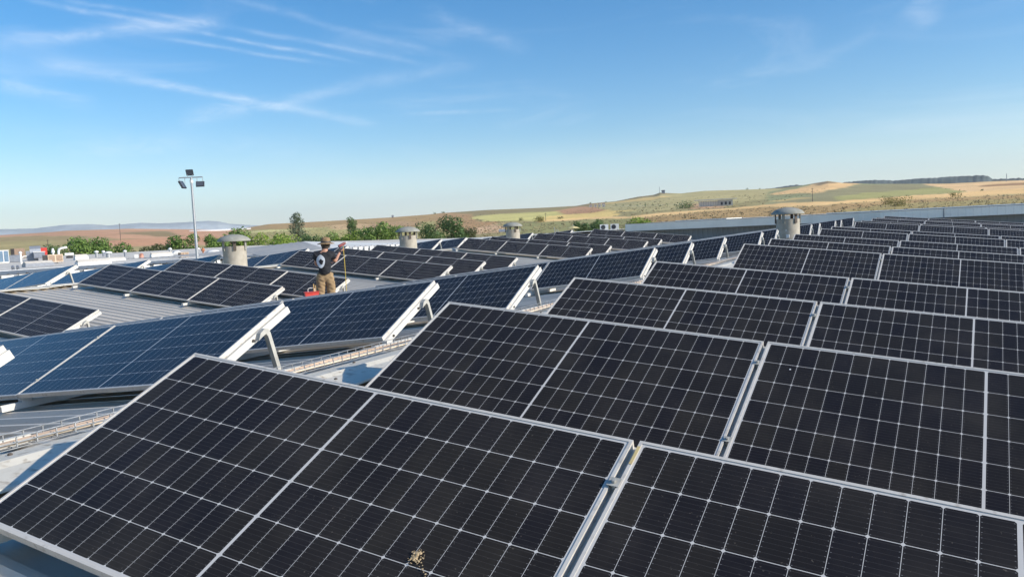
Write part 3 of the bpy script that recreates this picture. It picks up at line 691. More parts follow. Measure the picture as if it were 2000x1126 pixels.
def gbox(name, loc, w, d, h, mat, label, cat, panes=0):
    t = thing(name, loc, label, cat); m = MB(); m.box(-w/2, w/2, -d/2, d/2, .06, h); m.build('casing', mat, t)
    m = MB(); m.box(-w/2-.03, w/2+.03, -d/2-.03, d/2+.03, h+.001, h+.04); m.box(-w/2+.05, w/2-.05, -d/2+.05, d/2-.05, 0, .06); m.build('rim', M_WHITE if panes else M_GREYM, t)
    for k in range(panes):
        m = MB(); ww = w/panes; m.box(-w/2+k*ww+.04, -w/2+(k+1)*ww-.04, -d/2-.02, -d/2-.002, .14, h-.06); m.build('pane', M_BLUEG, t)
    return t
gbox('louvre_unit', (-69.1, 39.25, ze(-69.1)), .8, .5, 1.13, M_WHITE, 'white framed unit with two blue glass panes at the far left edge', 'air unit', 2)
gbox('duct_box', (-70.45, 40.88, ze(-70.45)), .95, .8, .62, M_GREYM, 'grey duct box beside the white framed blue unit', 'duct box')
gbox('red_cabinet', (-80.2, 49.3, ze(-80.2)), .7, .5, 1.1, M_RED, 'red cabinet standing behind the grey hooded fan unit', 'cabinet')
# hooded fan unit
t = thing('fan_unit', (-71.76, 43.41, ze(-71.76)), 'big grey fan unit with a sloped rounded hood', 'fan unit')
m = MB(); m.box(-.62, .35, -.45, .5, .0, .95); m.build('casing', M_GREYM, t)
m = MB(); m.prism([(-.5, .75), (-.42, 1.1), (-.2, 1.32), (.1, 1.38), (.5, 1.38), (.5, .75)], -.30, .60, 0); m.build('hood', M_GALV, t)
m = MB(); m.box(.0, .9, -1.1, -.46, .25, .78); m.build('front_box', M_GREYM, t)
m = MB(); m.box(-.05, .95, -1.15, -.4, .785, .84); m.build('front_lid', M_WHITE, t)
# pipes
t = thing('vent_pipe', (-77.29, 48.57, ze(-77.29)), 'short white pipe with a conical cap behind the tan cooler', 'vent pipe')
m = MB(); m.lathe([(.10, 0), (.10, .62)], 14); m.build('pipe', M_WHITE, t, smooth=40); m = MB(); m.lathe([(.19, .56), (.15, .78), (.09, 1.0), (.03, 1.03)], 14); m.build('cap', M_WHITE, t, smooth=40)
t = thing('vent_pipe', (-75.25, 48.27, ze(-75.25)), 'white gooseneck pipe bent to the right on its cone foot', 'vent pipe')
m = MB(); m.tube([(-.3, 0, .2), (-.3, 0, .7), (-.22, 0, .92), (.0, 0, 1.02), (.5, 0, 1.08)], .12, 12); m.build('pipe', M_WHITE, t, smooth=50); m = MB(); m.lathe([(.3, 0), (.24, .2), (.13, .42)], 14, (-.3, 0, 0)); m.build('foot', M_WHITE, t, smooth=40)
t = thing('vent_pipe', (-64.57, 38.17, ze(-64.57)), 'thin white pipe standing left of the hooded fan unit', 'vent pipe')
m = MB(); m.tube([(0, 0, 0), (0, 0, .9)], .09, 10); m.build('pipe', M_WHITE, t, smooth=40); m = MB(); m.lathe([(.09, .86), (.16, .90), (.10, 1.0), (.02, 1.06)], 12); m.build('cap', M_WHITE, t, smooth=40); m = MB(); m.tube([(0, 0, .5), (.25, 0, .62), (.45, 0, .62)], .05, 8); m.build('branch', M_WHITE, t)
def mush(loc, w, h, label, ball=False):
    t = thing('fan_vent', loc, label, 'fan vent', 'small vents on the flat roof'); m = MB(); m.lathe([(w*.3, 0), (w*.3, h*.7)], 12); m.build('stack', M_GALV if not ball else M_GREYM, t, smooth=40)
    m = MB()
    if ball: m.lathe([(.02, h*.6), (w*.4, h*.68), (w*.5, h*.82), (w*.35, h*.96), (.02, h)], 12)
    else: m.lathe([(w*.5, h*.72), (w*.48, h*.82), (w*.3, h*.95), (.02, h)], 14)
    m.build('cap', M_WHITE, t, smooth=50)
mush((-71.61, 49.58, ze(-71.61)), .45, .67, 'leftmost small white capped vent in the row right of the skylight box')
mush((-72.03, 50.61, ze(-72.03)), .34, .63, 'narrow round headed vent beside the wide capped vent', True)
mush((-67.35, 47.97, ze(-67.35)), .75, .62, 'wide flat capped vent left of the long white curb')
mush((-67.42, 49.81, ze(-67.42)), .36, .66, 'white ball vent above the long white curb', True)
mush((-65.19, 53.26, ze(-65.19)), .4, .7, 'thin dark based vent behind the long skylight')
mush((-62.99, 54.82, ze(-62.99)), .42, .62, 'grey vent just left of the light pole')
def curb(loc, w, d, h, label, mat=M_WHITE, dome=False):
    t = thing('skylight', loc, label, 'skylight', 'skylights on the flat roof'); t.rotation_euler.z += .25
    m = MB(); m.box(-w/2, w/2, -d/2, d/2, 0, h*.6); m.build('curb', mat, t)
    m = MB()
    if dome:
        prof_ = [(w*.48*math.cos(a), h*.6+h*.8*math.sin(a)) for a in np.linspace(0, math.pi/2-.01, 6)]; m.lathe(prof_, 18)
    else: m.prism([(-d/2+.04, h*.61), (d/2-.04, h*.61), (0, h)], -w/2+.04, w/2-.04, 0)
    m.build('cover', M_FLATROOF if not dome else M_WHITE, t, smooth=30)
curb((-55.61, 34.38, ze(-55.61)), 1.9, 1.0, .42, 'dark low skylight in front of the tan cooler', M_GREYM)
curb((-50.32, 35.25, ze(-50.32)), 2.2, .9, .48, 'long cream skylight box right of the tan cooler')
curb((-66.01, 44.35, ze(-66.01)), 1.1, .7, .5, 'short white skylight box behind the long cream one')
curb((-57.3, 41.74, ze(-57.3)), 1.5, .7, .30, 'long white curb with a dark left end')
curb((-60.45, 48.62, ze(-60.45)), 1.9, .7, .43, 'long skylight left of the small cooler near the pole')
curb((-60.8, 54.85, ze(-60.8)), 1.3, 1.0, .26, 'white domed skylight between the light pole and the vent', dome=True)
curb((-67.51, 55.82, ze(-67.51)), .8, .8, .22, 'small white domed skylight left of the light pole', dome=True)
t = thing('water_tank', (-73.66, 48.03, ze(-73.66)), 'small cream tank on a dark stand behind the tan cooler', 'tank'); m = MB(); m.tube([(-.4, 0, .38), (.4, 0, .38)], .16, 14); m.build('tank', M_WHITE, t, smooth=40); m = MB(); m.box(-.3, .3, -.12, .12, 0, .22); m.build('stand', M_DARK, t)
t = thing('vent_cluster', (-60.03, 45.98, ze(-60.03)), 'white and red little fan unit left of the long skylight', 'fan unit'); m = MB(); m.box(-.37, -.05, -.2, .2, 0, .35); m.build('casing', M_WHITE, t); m = MB(); m.lathe([(.2, 0), (.16, .3), (.22, .34), (.03, .46)], 12, (.2, 0, 0)); m.build('fan_head', flat('salmon', (.5, .25, .18), .6), t, smooth=40)
t = thing('orange_vent', (-61.96, 54.6, ze(-61.96)), 'rust orange vent head right of the light pole', 'fan vent'); m = MB(); m.lathe([(.08, 0), (.08, .25), (.2, .28), (.17, .45), (.03, .57)], 12); m.build('head', flat('rust_orange', (.42, .16, .07), .8), t, smooth=40)
t = thing('elbow_vent', (-50.54, 29.92, ze(-50.54)), 'pair of dark mouthed elbow pipes on the pale roof', 'elbow vent')
for dx in (-.14, .14): m = MB(); m.tube([(dx, .1, 0), (dx, .08, .2), (dx, -.05, .27), (dx, -.14, .18)], [.09, .09, .085, .10], 12); m.build('elbow', M_GREYM, t, smooth=50)
# small things on the white hall
for x, y, lb in ((-26.84, 74.8, 'left one of two white air conditioners on the white hall roof'), (-25.9, 75.3, 'right one of two white air conditioners, next to the grey facade')):
    t = thing('air_conditioner', (x, y, .42), lb, 'air conditioner', 'air conditioners on the white hall'); m = MB(); m.box(-.42, .42, -.16, .16, .05, .62); m.build('casing', M_WHITE, t)
    m = MB(); m.lathe([(.23, 0), (.23, .01)], 20); o = m.build('fan', M_DARK, t); o.rotation_euler.x = R(90); o.location = (-.1, -.165, .33)
    for sx in (-.3, .3): m = MB(); m.box(sx-.04, sx+.04, -.18, .18, -.1, .048); m.build('foot', M_GREYM, t)
t = thing('roof_hatch', (-33.3, 65.2, .80), 'small grey box on the white roof left of the farthest vent', 'roof box'); m = MB(); m.box(-.3, .3, -.25, .25, 0, .22); m.build('box', M_GREYM, t); m = MB(); m.box(-.34, .34, -.29, .29, .221, .25); m.build('lid', M_WHITE, t)
t = thing('parasol', (-43.5, 99.95+4, -1.0), 'pale yellow canopy peeking over the white roof', 'canopy'); m = MB(); m.lathe([(.95, 1.7), (.5, 1.9), (.05, 2.02)], 8); m.build('canopy', flat('yellow_canvas', (.60, .50, .24), .8), t); m = MB(); m.tube([(0, 0, -7), (0, 0, 2.2)], .05, 8); m.build('pole', M_GALV, t)
t = thing('wire_bundle_post', (-21.3, 52.0, 0), 'thin pipes sticking up behind the last rows of the middle roof', 'pipes'); 
for dx, hh in ((-.1, 1.0), (.05, .85), (.16, .8)): m = MB(); m.tube([(dx, 0, -.3), (dx, 0, hh)], .02, 6); m.build('pipe', M_GALV, t)

# ------------------------------------------------------------ facade behind the rows
YWALL = 54.2
fc = tag(empty('grey_facade_building', (0, YWALL, 0)), 'taller grey clad building closing the view behind the near rows', 'building')
def zf(x): return (.963 if x > -16 else .955)
m = MB(); zt, zb_ = .968, .45
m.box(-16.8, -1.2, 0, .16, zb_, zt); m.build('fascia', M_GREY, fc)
m = MB(); x = -1.2
while x < 34: m.box(x+.012, x+.388, -.0, .15, zb_, zt-.002); m.box(x+.17, x+.23, -.03, -.0005, zb_+.004, zt-.006); x += .4
m.box(-1.2, 34, .02, .14, zb_+.005, zt-.01); tag(m.build('ribbed_fascia', M_CORR, fc), 'light ribbed upper band')
m = MB(); m.box(-16.8, 34, -.03, .2, zt+.001, zt+.022); m.build('coping', M_DARK, fc)
m = MB()
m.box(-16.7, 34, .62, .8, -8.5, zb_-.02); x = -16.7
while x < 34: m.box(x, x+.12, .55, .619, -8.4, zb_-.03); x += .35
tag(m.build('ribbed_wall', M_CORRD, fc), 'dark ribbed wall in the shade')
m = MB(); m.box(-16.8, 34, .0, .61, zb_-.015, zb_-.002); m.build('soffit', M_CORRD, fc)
m = MB(); m.add([(-17, .2, .99), (34, .2, .99), (34, 14, 1.02), (-17, 14, 1.02)], [(0, 1, 2, 3)])
m2 = MB(); m2.add([(-12.6, .25, .985), (-7.2, .25, .985), (-7.2, 6, 1.035), (-12.6, 6, 1.02)], [(0, 1, 2, 3)])
m.v = [(x_, y_, z_-.01) for x_, y_, z_ in m.v]; m.build('roof', M_ROOFW, fc, fix=False)
m = MB(); m.box(-13.2, -9.6, .4, 5, .97, 1.045); m.box(-3.2, 30, .5, 6, .97, 1.055); m.build('upper_roof', M_WHITE, fc)
m = MB(); m.tube([(3.45, -.06, zb_-.3), (3.45, -.06, zt)], .03, 8); m.build('downpipe', M_CORRD, fc)

# ------------------------------------------------------------ light pole
lp = thing('light_pole', (-31.3, 28.7, -8.5), 'tall grey pole with three floodlights above the left roofs', 'light pole', face=False)
lp.rotation_euler.z = R(35)
H = 13.05
m = MB(); m.tube([(0, 0, 0), (0, 0, H)], [.13, .055], 14); m.build('pole', M_GALV, lp, smooth=50)
m = MB(); m.box(-.62, .58, -.03, .03, H-.02, H+.04); m.build('crossbar', M_GALV, lp)
m = MB(); m.lathe([(.09, H-.28), (.09, H-.14)], 12); m.build('collar', M_WHITE, lp)
def flood(x, z, tilt, w, d, up_=False, pan=0):
    m = MB(); mt = Matrix.Translation((x, 0, z)) @ Matrix.Rotation(pan, 4, 'Z') @ Matrix.Rotation(tilt, 4, 'X')
    m.box(-w/2, w/2, -.05, .03, -d/2, d/2, mt)
    for q in range(4): m.box(-w/2+.02, w/2-.02, .031, .06, -d/2+.05+q*d*.23, -d/2+.065+q*d*.23, mt)
    o = m.build('floodlight', M_DARK, lp)
    m = MB(); m.box(-w/2+.03, w/2-.03, -.056, -.0505, -d/2+.03, d/2-.03, mt); m.build('lens', flat('lamp_lens', (.09, .10, .12), .15), o)
    m = MB(); zz0 = H; s_ = 1 if up_ else -1
    for sx in (-1, 1): m.tube([(x+sx*w*.35, 0, zz0), (x+sx*w*.35, 0, z+(-.05 if up_ else .05))], .012, 6)
    m.build('yoke', M_GALV, o)
flood(.44, H-.36, R(-15), .42, .28); flood(-.48, H-.36, R(-28), .42, .42, pan=R(80)); flood(-.05, H+.27, R(28), .36, .32, True)

# ------------------------------------------------------------ distant things on the hills
def hill_thing(name, x, y, label, cat, group=None): return thing(name, (x, y, terrain_z(x, y)-.3), label, cat, group)
M_PALE = flat('pale_plaster', (.50, .47, .42), .8)
t = hill_thing('lookout_hut', -478.8, 1489.7, 'small dark square hut on the pointed hilltop', 'hut'); m = MB(); m.box(-3, 3, -3, 3, -2, 4.5); m.build('walls', M_GREYM, t); m = MB(); m.prism([(-3.4, 4.5), (3.4, 4.5), (2, 6.2), (-2, 6.2)], -3.4, 3.4, 0); m.build('roof', M_DARK, t)
t = hill_thing('radio_mast', -486, 1489, 'thin mast beside the hilltop hut', 'mast'); m = MB(); m.tube([(0, 0, 0), (0, 0, 13)], .35, 6); m.build('mast', M_GREYM, t)
t = hill_thing('radio_mast', 88, 1540, 'thin mast rising over the dark wooded ridge', 'mast'); m = MB(); m.tube([(0, 0, 0), (0, 0, 13)], .5, 6); m.build('mast', M_GREYM, t)
t = hill_thing('modern_building', -163.6, 652.6, 'long pale modern building under a thin flat canopy on the hillside', 'building')
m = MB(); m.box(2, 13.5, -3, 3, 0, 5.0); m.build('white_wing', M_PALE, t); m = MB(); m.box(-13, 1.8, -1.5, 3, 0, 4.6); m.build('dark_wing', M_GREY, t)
m = MB(); m.box(-17, 17, -4, 4, 5.5, 5.95); m.build('canopy', M_WHITE, t)
for i in range(9): m = MB(); m.box(-13.5+i*1.9, -13.2+i*1.9, -3.6, -3.3, 0, 5.49); m.build('column', M_PALE, t)
for i in range(3): m = MB(); m.box(4+i*3.2, 5.6+i*3.2, -3.06, -3.01, 1.0, 3.4); m.build('window', M_DARK, t)
for i, (x, y, w, h) in enumerate(((-476.6, 1126.2, 4.2, 3.8), (-457.5, 1098.8, 4, 4), (-441.2, 1075.5, 3.8, 4.6), (-425.7, 1053, 4.8, 4.6))):
    t = hill_thing('little_house', x, y, ['leftmost', 'second', 'third', 'rightmost'][i]+' of four tiny pale houses on the crest', 'house', 'tiny houses on the crest')
    m = MB(); m.box(-w/2, w/2, -w/2, w/2, 0, h); m.build('walls', M_PALE, t); m = MB(); m.prism([(-w/2-.2, h), (w/2+.2, h), (0, h+1.2)], -w/2, w/2, 0); m.build('roof', flat('roof_tiles', (.30, .18, .13), .9), t)
    m = MB(); m.box(-.5, .5, -w/2-.05, -w/2-.01, 1, 2.4); m.build('window', M_DARK, t)
for x, y, h, lb in ((-84.9, 627.4, 10.7, 'wooden utility pole in front of the green hill on the right'), (-280.8, 573.7, 7.1, 'short utility pole in the yellow green field'), (-598, 418.5, 15, 'tall thin lattice pole on the reddish plain'), (-560, 335, 5.5, 'thin pale post behind the equipment roof'), (-395, 960, 8, 'utility pole among the dots of the tree row')):
    t = hill_thing('utility_pole', x, y, lb, 'utility pole', 'utility poles in the fields'); m = MB(); m.tube([(0, 0, 0), (0, 0, h)], [.22, .14], 6); m.build('pole', M_RUST, t); m = MB(); m.box(-.9, .9, -.08, .08, h-1.0, h-.8); m.build('crossarm', M_RUST, t)
t = hill_thing('water_tower', -930, 1223, 'tiny dark square tank on the skyline left of centre', 'tank'); m = MB(); m.box(-2, 2, -2, 2, 1.2, 5.2); m.build('tank', M_GREYM, t); m = MB(); m.box(-1.5, 1.5, -1.5, 1.5, 0, 1.19); m.build('base', M_DARK, t)
m = MB(); t = hill_thing('greenhouse_strip', -1010, 880, 'long white strip of greenhouses at the foot of the mountains', 'greenhouse')
m = MB(); m.prism([(-3, 0), (3, 0), (3, 2.0), (0, 3.0), (-3, 2.0)], -46, 46, 0); m.build('cover', flat('white_film', (.8, .79, .76), .6), t); m = MB(); m.box(-46.2, -46, -3, 3, 0, 1.8); m.build('end_wall', M_PALE, t)

# ------------------------------------------------------------ trees
def leaf_mat(name, c, c2, v=.25):
    m_, g, b = newmat(name); t = g.N.new('ShaderNodeTexCoord').outputs['Object']; n = g.noise(t, .9, 3, .6)
    at = g.N.new('ShaderNodeAttribute'); at.attribute_name = 'leafvar'
    x = g.mix(g.ramp(g.m('ADD', g.m('MULTIPLY', n, .5), g.m('MULTIPLY', at.outputs['Fac'], .5)), .25, .75), c, c2)
    g.L.new(x, b.inputs['Base Color']); b.inputs['Roughness'].default_value = .55; b.inputs['Specular IOR Level'].default_value = .3
    tr = g.N.new('ShaderNodeBsdfTranslucent'); g.L.new(x, tr.inputs[0]); mx = g.N.new('ShaderNodeMixShader'); mx.inputs[0].default_value = .3
    out = g.N['Material Output']; g.L.new(b.outputs[0], mx.inputs[1]); g.L.new(tr.outputs[0], mx.inputs[2]); g.L.new(mx.outputs[0], out.inputs[0]); return m_
LM = {'green': leaf_mat('leaves_green', (.10, .17, .045), (.22, .33, .08)), 'bright': leaf_mat('leaves_bright', (.13, .21, .035), (.31, .40, .07)),
      'dark': leaf_mat('leaves_dark', (.07, .125, .045), (.16, .24, .08)), 'poplar': leaf_mat('leaves_poplar', (.085, .115, .065), (.19, .23, .14)), 'yellow': leaf_mat('leaves_yellow', (.16, .15, .035), (.30, .26, .07)),
      'olive': leaf_mat('leaves_olive', (.07, .085, .035), (.14, .15, .06))}
M_BARK = flat('bark', (.10, .08, .06), .9, 0, .3, 8)
def crown_mesh(rx, rz, zc, seed, n, leaf, mat, col_=False):
    rr_ = np.random.default_rng(seed); k = 9 if not col_ else 12; blobs = []
    for i in range(k):
        if col_: p = np.array([rr_.normal(0, rx*.28), rr_.normal(0, rx*.28), zc+rz*(-.85+1.7*i/(k-1))]); r = rx*(.75-.35*abs(-.3+1.3*i/(k-1)))
        else:
            a = rr_.uniform(0, 6.28); q = rr_.uniform(.25, .7); h = rr_.uniform(-.55, .62)
            p = np.array([math.cos(a)*rx*q, math.sin(a)*rx*q, zc+rz*h]); r = rx*rr_.uniform(.30, .50)*(1.1-.35*abs(h))
        blobs.append((p, r))
    if not col_: blobs.append((np.array([0, 0, zc+rz*.1]), rx*.6))
    vs = []; fs = []; var = []; per = n//len(blobs)
    for p, r in blobs:
        d = rr_.normal(size=(per, 3)); d /= np.linalg.norm(d, axis=1)[:, None]; rad = r*rr_.uniform(.45, 1.0, per)**.4*rr_.uniform(.85, 1.22, per)
        c = p+d*rad[:, None]*np.array([1, 1, .85])
        tone = np.clip(rr_.uniform(-.15, .15)+.5+rr_.normal(0, .22, per), 0, 1)
        for q in range(per):
            nrm = d[q]+rr_.normal(0, .55, 3); nrm /= np.linalg.norm(nrm); t1 = np.cross(nrm, rr_.normal(size=3)); t1 /= np.linalg.norm(t1); t2 = np.cross(nrm, t1)
            s_ = leaf*rr_.uniform(.5, 1.3); b = len(vs)
            vs += [tuple(c[q]-t1*s_), tuple(c[q]+t2*s_*.55), tuple(c[q]+t1*s_), tuple(c[q]-t2*s_*.55)]; fs.append((b, b+1, b+2, b+3)); var += [tone[q]]*4
    me = bpy.data.meshes.new('crown'); me.from_pydata(vs, [], fs); me.materials.append(mat)
    a = me.color_attributes.new('leafvar', 'FLOAT_COLOR', 'POINT'); a.data.foreach_set('color', np.repeat(np.array(var, np.float32), 4).reshape(-1, 4).ravel()); return me
def tree(x, y, ztop, hw, kind, label, ground=-8.5, col_=False, n=2600, seed=0, group=None, name='tree', cat='tree', crownh=None):
    t = tag(empty(name, (x, y, ground), seed*1.3), label, cat, group); H = ztop-ground; rz = crownh/2 if crownh else min(H*.44, hw*1.15); zc = H-rz
    link(bpy.data.objects.new('crown', crown_mesh(hw*1.4, rz*1.38, zc-rz*.02, seed, n, max(.14, hw*.085), LM[kind], col_)), t)
    m = MB(); tr_ = max(.08, H*.018); m.tube([(0, 0, 0), (.1, .05, H*.3), (.02, -.05, zc+rz*.3)], [tr_*1.3, tr_, tr_*.4], 8)
    rnd = random.Random(seed)
    for i in range(5): a = rnd.uniform(0, 6.28); z0 = zc-rz*.6+i*rz*.2; m.tube([(0, 0, z0), (math.cos(a)*hw*.35, math.sin(a)*hw*.35, z0+rz*.3), (math.cos(a)*hw*.65, math.sin(a)*hw*.65, z0+rz*.45)], [tr_*.5, tr_*.3, tr_*.1], 6)
    m.build('trunk', M_BARK, t, smooth=60); return t
TG = 'trees behind the roofs'
for i, a in enumerate([
 (-103.6, 69.1, 3.1, 2.5, 'green', 'tallest green tree above the equipment roof on the left'), (-103.8, 72.8, 2.6, 2.2, 'green', 'green tree right beside the tallest one on the left'), (-113.4, 70.5, 2.2, 1.5, 'dark', 'small dark tree behind the white pipes on the left'),
 (-93.9, 77.8, 2.3, 2.0, 'green', 'round green tree just left of the light pole'), (-87.5, 77.9, 2.2, 1.4, 'green', 'narrow green tree between the light pole and the first vent'), (-90.1, 83.5, 3.2, 2.1, 'green', 'green tree whose top shows above the first vent cap'), (-86.3, 83.2, 2.7, 2.0, 'bright', 'yellow green tree at the right of the first vent'),
 (-84.9, 88.6, 2.3, 2.7, 'bright', 'big bright yellow green tree left of the poplar'), (-80.4, 83.8, 1.2, 1.8, 'bright', 'low bright bush in front of the yellow green tree'), (-91.4, 102.1, 1.9, 1.7, 'dark', 'dark hedge tree directly right of the taller poplar'), (-92.6, 107.2, 2.2, 2.1, 'green', 'green hedge tree above the worker'), (-88.5, 107.1, 1.7, 2.1, 'bright', 'bright hedge tree below the smaller poplar'),
 (-81.9, 107.5, 2.8, 2.4, 'green', 'broad green tree left of the second middle vent'), (-81.5, 111.1, 2.3, 1.9, 'green', 'green tree half behind the second middle vent'), (-70.6, 108.1, 3.1, 2.0, 'dark', 'dark tree, left half of the pair at centre'), (-68.9, 111.4, 3.3, 2.2, 'dark', 'dark tree, right half of the pair at centre'), (-68.1, 115.1, 2.0, 1.3, 'olive', 'small olive bush right of the dark pair'),
 (-52.9, 129.2, 1.8, 1.5, 'dark', 'low dark bush left of the two air conditioners'), (-51.9, 132.1, 1.9, 1.6, 'dark', 'low dark bush behind the two air conditioners'), (-43.8, 134.4, 2.7, 2.7, 'bright', 'bright round tree at the left end of the grey facade'),
 (-100.7, 79.7, 1.2, 2.2, 'olive', 'hazy olive bush behind the long skylight'), (-102.3, 76.5, 1.1, 1.9, 'olive', 'hazy olive bush behind the long white curb')]):
    tree(*a, seed=i+1, group=TG, n=3400 if a[3] > 2 else 2200)
tree(-104.6, 112.3, 5.0, 1.55, 'poplar', 'tall grey green poplar, the larger of two', col_=True, seed=41, n=3600, crownh=5.2, group='poplars')
tree(-98.6, 121.3, 4.0, 1.3, 'dark', 'dark poplar, the smaller of two, above the worker', col_=True, seed=42, n=2600, crownh=4.2, group='poplars')
for i, (x, y, h, w, k, lb) in enumerate([(-28.8, 534.4, 4.9, 7.6, 'yellow', 'yellowish bush, left one of the pair on the slope right of the near vent'), (-20.8, 502.1, 4.9, 9.1, 'yellow', 'wider yellowish bush of the pair on the slope'), (8.2, 643.4, 5, 6.7, 'yellow', 'single yellow bush at the edge of the straw strip far right'),
  (-315.8, 597.9, 3.1, 4, 'olive', 'small bush above the farthest middle vent'), (-275.8, 551.8, 3.4, 9.6, 'yellow', 'wide yellowish bush right of the farthest middle vent'), (-289, 619.2, 2.2, 4.4, 'olive', 'round bush alone in the straw field'), (-183.9, 634.2, 4.1, 12, 'dark', 'dark green clump left of the modern building'),
  (-875.6, 1286.3, 4, 5.1, 'dark', 'bush on the skyline left of the dark tree pair'), (-873.9, 1314.5, 3.1, 6.2, 'dark', 'bush on the skyline above the dark tree pair'), (-605.2, 1425.9, 3.4, 4.5, 'dark', 'tree on the skyline above the tiny houses'), (-588, 1462.6, 3, 4.1, 'dark', 'tree on the skyline right of the tiny houses'), (-332.2, 1546.2, 3.4, 4.6, 'dark', 'left one of two trees on the green hill skyline'), (-304.9, 1528.7, 3, 3.6, 'dark', 'right one of two trees on the green hill skyline'), (-485.4, 341.5, 2.5, 3.6, 'dark', 'dark bush alone on the reddish plain at left'), (33.5, 928.7, 1.8, 2.2, 'dark', 'tiny dark bush in the straw fields at far right')]):
    tree(x, y, terrain_z(x, y)-.3+h, w/2, k, lb, ground=terrain_z(x, y)-.4, seed=60+i, n=700, group='bushes on the hills', name='bush', cat='bush', crownh=h)
for i, (x, y, h, w) in enumerate([(-395.1, 1022.4, 2.8, 3.6), (-355, 944.2, 2, 2.6), (-330.8, 904.7, 2.2, 3.1), (-300.1, 844.4, 1.7, 2.9), (-282, 818.3, 2, 2.8), (-266.5, 797.8, 1.9, 2.7), (-239.3, 738.5, 1.5, 2), (-236.8, 753.2, 1.8, 2.6), (-231.4, 760.7, 1.3, 2.1)]):
    tree(x, y, terrain_z(x, y)-.3+h*1.3, w/2, 'dark', '%s from the left of the small dark trees lining the hillside road' % ORD[i], ground=terrain_z(x, y)-.4, seed=90+i, n=300, group='trees lining the hillside road', name='roadside_tree', crownh=h*1.3)

# ------------------------------------------------------------ worker
def skin_mesh(name, verts, edges, radii, mat, parent, sub=2, root=0, fold=0):
    me = bpy.data.meshes.new(name); me.from_pydata(verts, edges, []); o = link(bpy.data.objects.new(name, me), parent)
    o.modifiers.new('skin', 'SKIN'); bpy.context.view_layer.update()
    sv_ = me.skin_vertices[0].data
    for i, r in enumerate(radii):
        sv_[i].radius = r if isinstance(r, tuple) else (r, r)
    sv_[root].use_root = True
    s_ = o.modifiers.new('sub', 'SUBSURF'); s_.levels = sub; s_.render_levels = sub
    bpy.context.view_layer.update()
    dg = bpy.context.evaluated_depsgraph_get(); me2 = bpy.data.meshes.new_from_object(o.evaluated_get(dg)); me2.name = name
    o.modifiers.clear(); o.data = me2; me2.materials.clear(); me2.materials.append(mat)
    if fold:
        for v in me2.vertices:
            p = v.co; f_ = math.sin(p.z*38+p.x*21+math.sin(p.y*17)*2)*math.sin(p.x*31-p.z*13+1.7)+.6*math.sin(p.z*71+p.x*40)
            v.co = p+v.normal*fold*f_
    me2.polygons.foreach_set('use_smooth', [True]*len(me2.polygons)); return o
WX, WY = -9.12, 14.08
WZ = roof_z(WX, WY)+.036
# local frame: +x to the viewer's right, -y towards the viewer
wk = tag(empty('person', (WX, WY, WZ), math.atan2(WY-CY, WX-CX)-math.pi/2), 'worker in a dark t-shirt, khaki trousers and sun hat seen from behind', 'person')
M_SKIN = flat('skin', (.42, .22, .15), .55); M_SHIRT = flat('navy_shirt', (.012, .013, .018), .85, 0, .25, 8); M_TROUS = flat('khaki_cloth', (.30, .205, .11), .9, 0, .15, 7); M_HAT = flat('straw_hat', (.22, .145, .075), .9, 0, .3, 14)
M_BOOT = flat('boot_leather', (.09, .07, .05), .8); M_HAIR = flat('hair', (.05, .035, .025), .8)
# body: turned a little to the right, right arm raised forward holding the tool
V = [(-.02, 0, .92), (-.01, 0, 1.08), (.0, -.01, 1.25), (.005, .0, 1.40), (.02, .01, 1.485), (.045, .03, 1.60), (.055, .035, 1.70),
     (-.10, 0, .80), (-.125, .02, .50), (-.12, -.01, .10), (.08, .01, .80), (.11, .05, .48), (.13, .03, .10), (-.13, .09, .045), (.16, .14, .045),
     (-.165, .0, 1.385), (-.20, .10, 1.16), (-.06, .27, 1.10), (.165, .02, 1.385), (.235, .16, 1.18), (.315, .30, 1.33), (.365, .36, 1.41), (.02, .33, 1.14)]
Ed = [(0, 1), (1, 2), (2, 3), (3, 4), (4, 5), (5, 6), (0, 7), (7, 8), (8, 9), (0, 10), (10, 11), (11, 12), (9, 13), (12, 14), (3, 15), (15, 16), (16, 17), (3, 18), (18, 19), (19, 20), (20, 21), (17, 22)]
Ra = [(.09, .06), (.11, .07), (.13, .08), (.11, .06), (.058, .058), (.085, .095), (.075, .09), .07, .055, .042, .07, .055, .042, .035, .035, .05, .042, .032, .05, .044, .034, .030, .028]
skin_mesh('body', V, Ed, Ra, M_SKIN, wk)
# clothes
Vs = [(-.02, 0, .85), (-.01, 0, 1.06), (.0, -.01, 1.25), (.005, .0, 1.395), (.015, .0, 1.46), (-.17, .0, 1.39), (-.215, .07, 1.23), (.17, .02, 1.39), (.225, .11, 1.25)]
skin_mesh('t_shirt', Vs, [(0, 1), (1, 2), (2, 3), (3, 4), (3, 5), (5, 6), (3, 7), (7, 8)], [(.20, .155), (.20, .15), (.215, .155), (.19, .13), (.08, .075), .10, .085, .10, .085], M_SHIRT, wk, sub=3, fold=.007)
Vt = [(-.02, 0, 1.0), (-.02, 0, .88), (-.105, 0, .80), (-.13, .02, .50), (-.125, -.01, .12), (.085, .01, .80), (.115, .05, .48), (.135, .03, .12)]
skin_mesh('trousers', Vt, [(0, 1), (1, 2), (2, 3), (3, 4), (1, 5), (5, 6), (6, 7)], [(.175, .135), (.185, .14), .128, .10, .088, .128, .10, .088], M_TROUS, wk, sub=3, fold=.008)
for nm, a, b in (('boot', (-.125, -.03, .06), (-.13, .16, .045)), ('boot', (.135, .0, .06), (.165, .19, .045))):
    skin_mesh(nm, [a, ((a[0]+b[0])/2, (a[1]+b[1])/2, .055), b], [(0, 1), (1, 2)], [(.058, .062), (.052, .055), (.05, .04)], M_BOOT, wk)
m = MB(); hz = 1.665
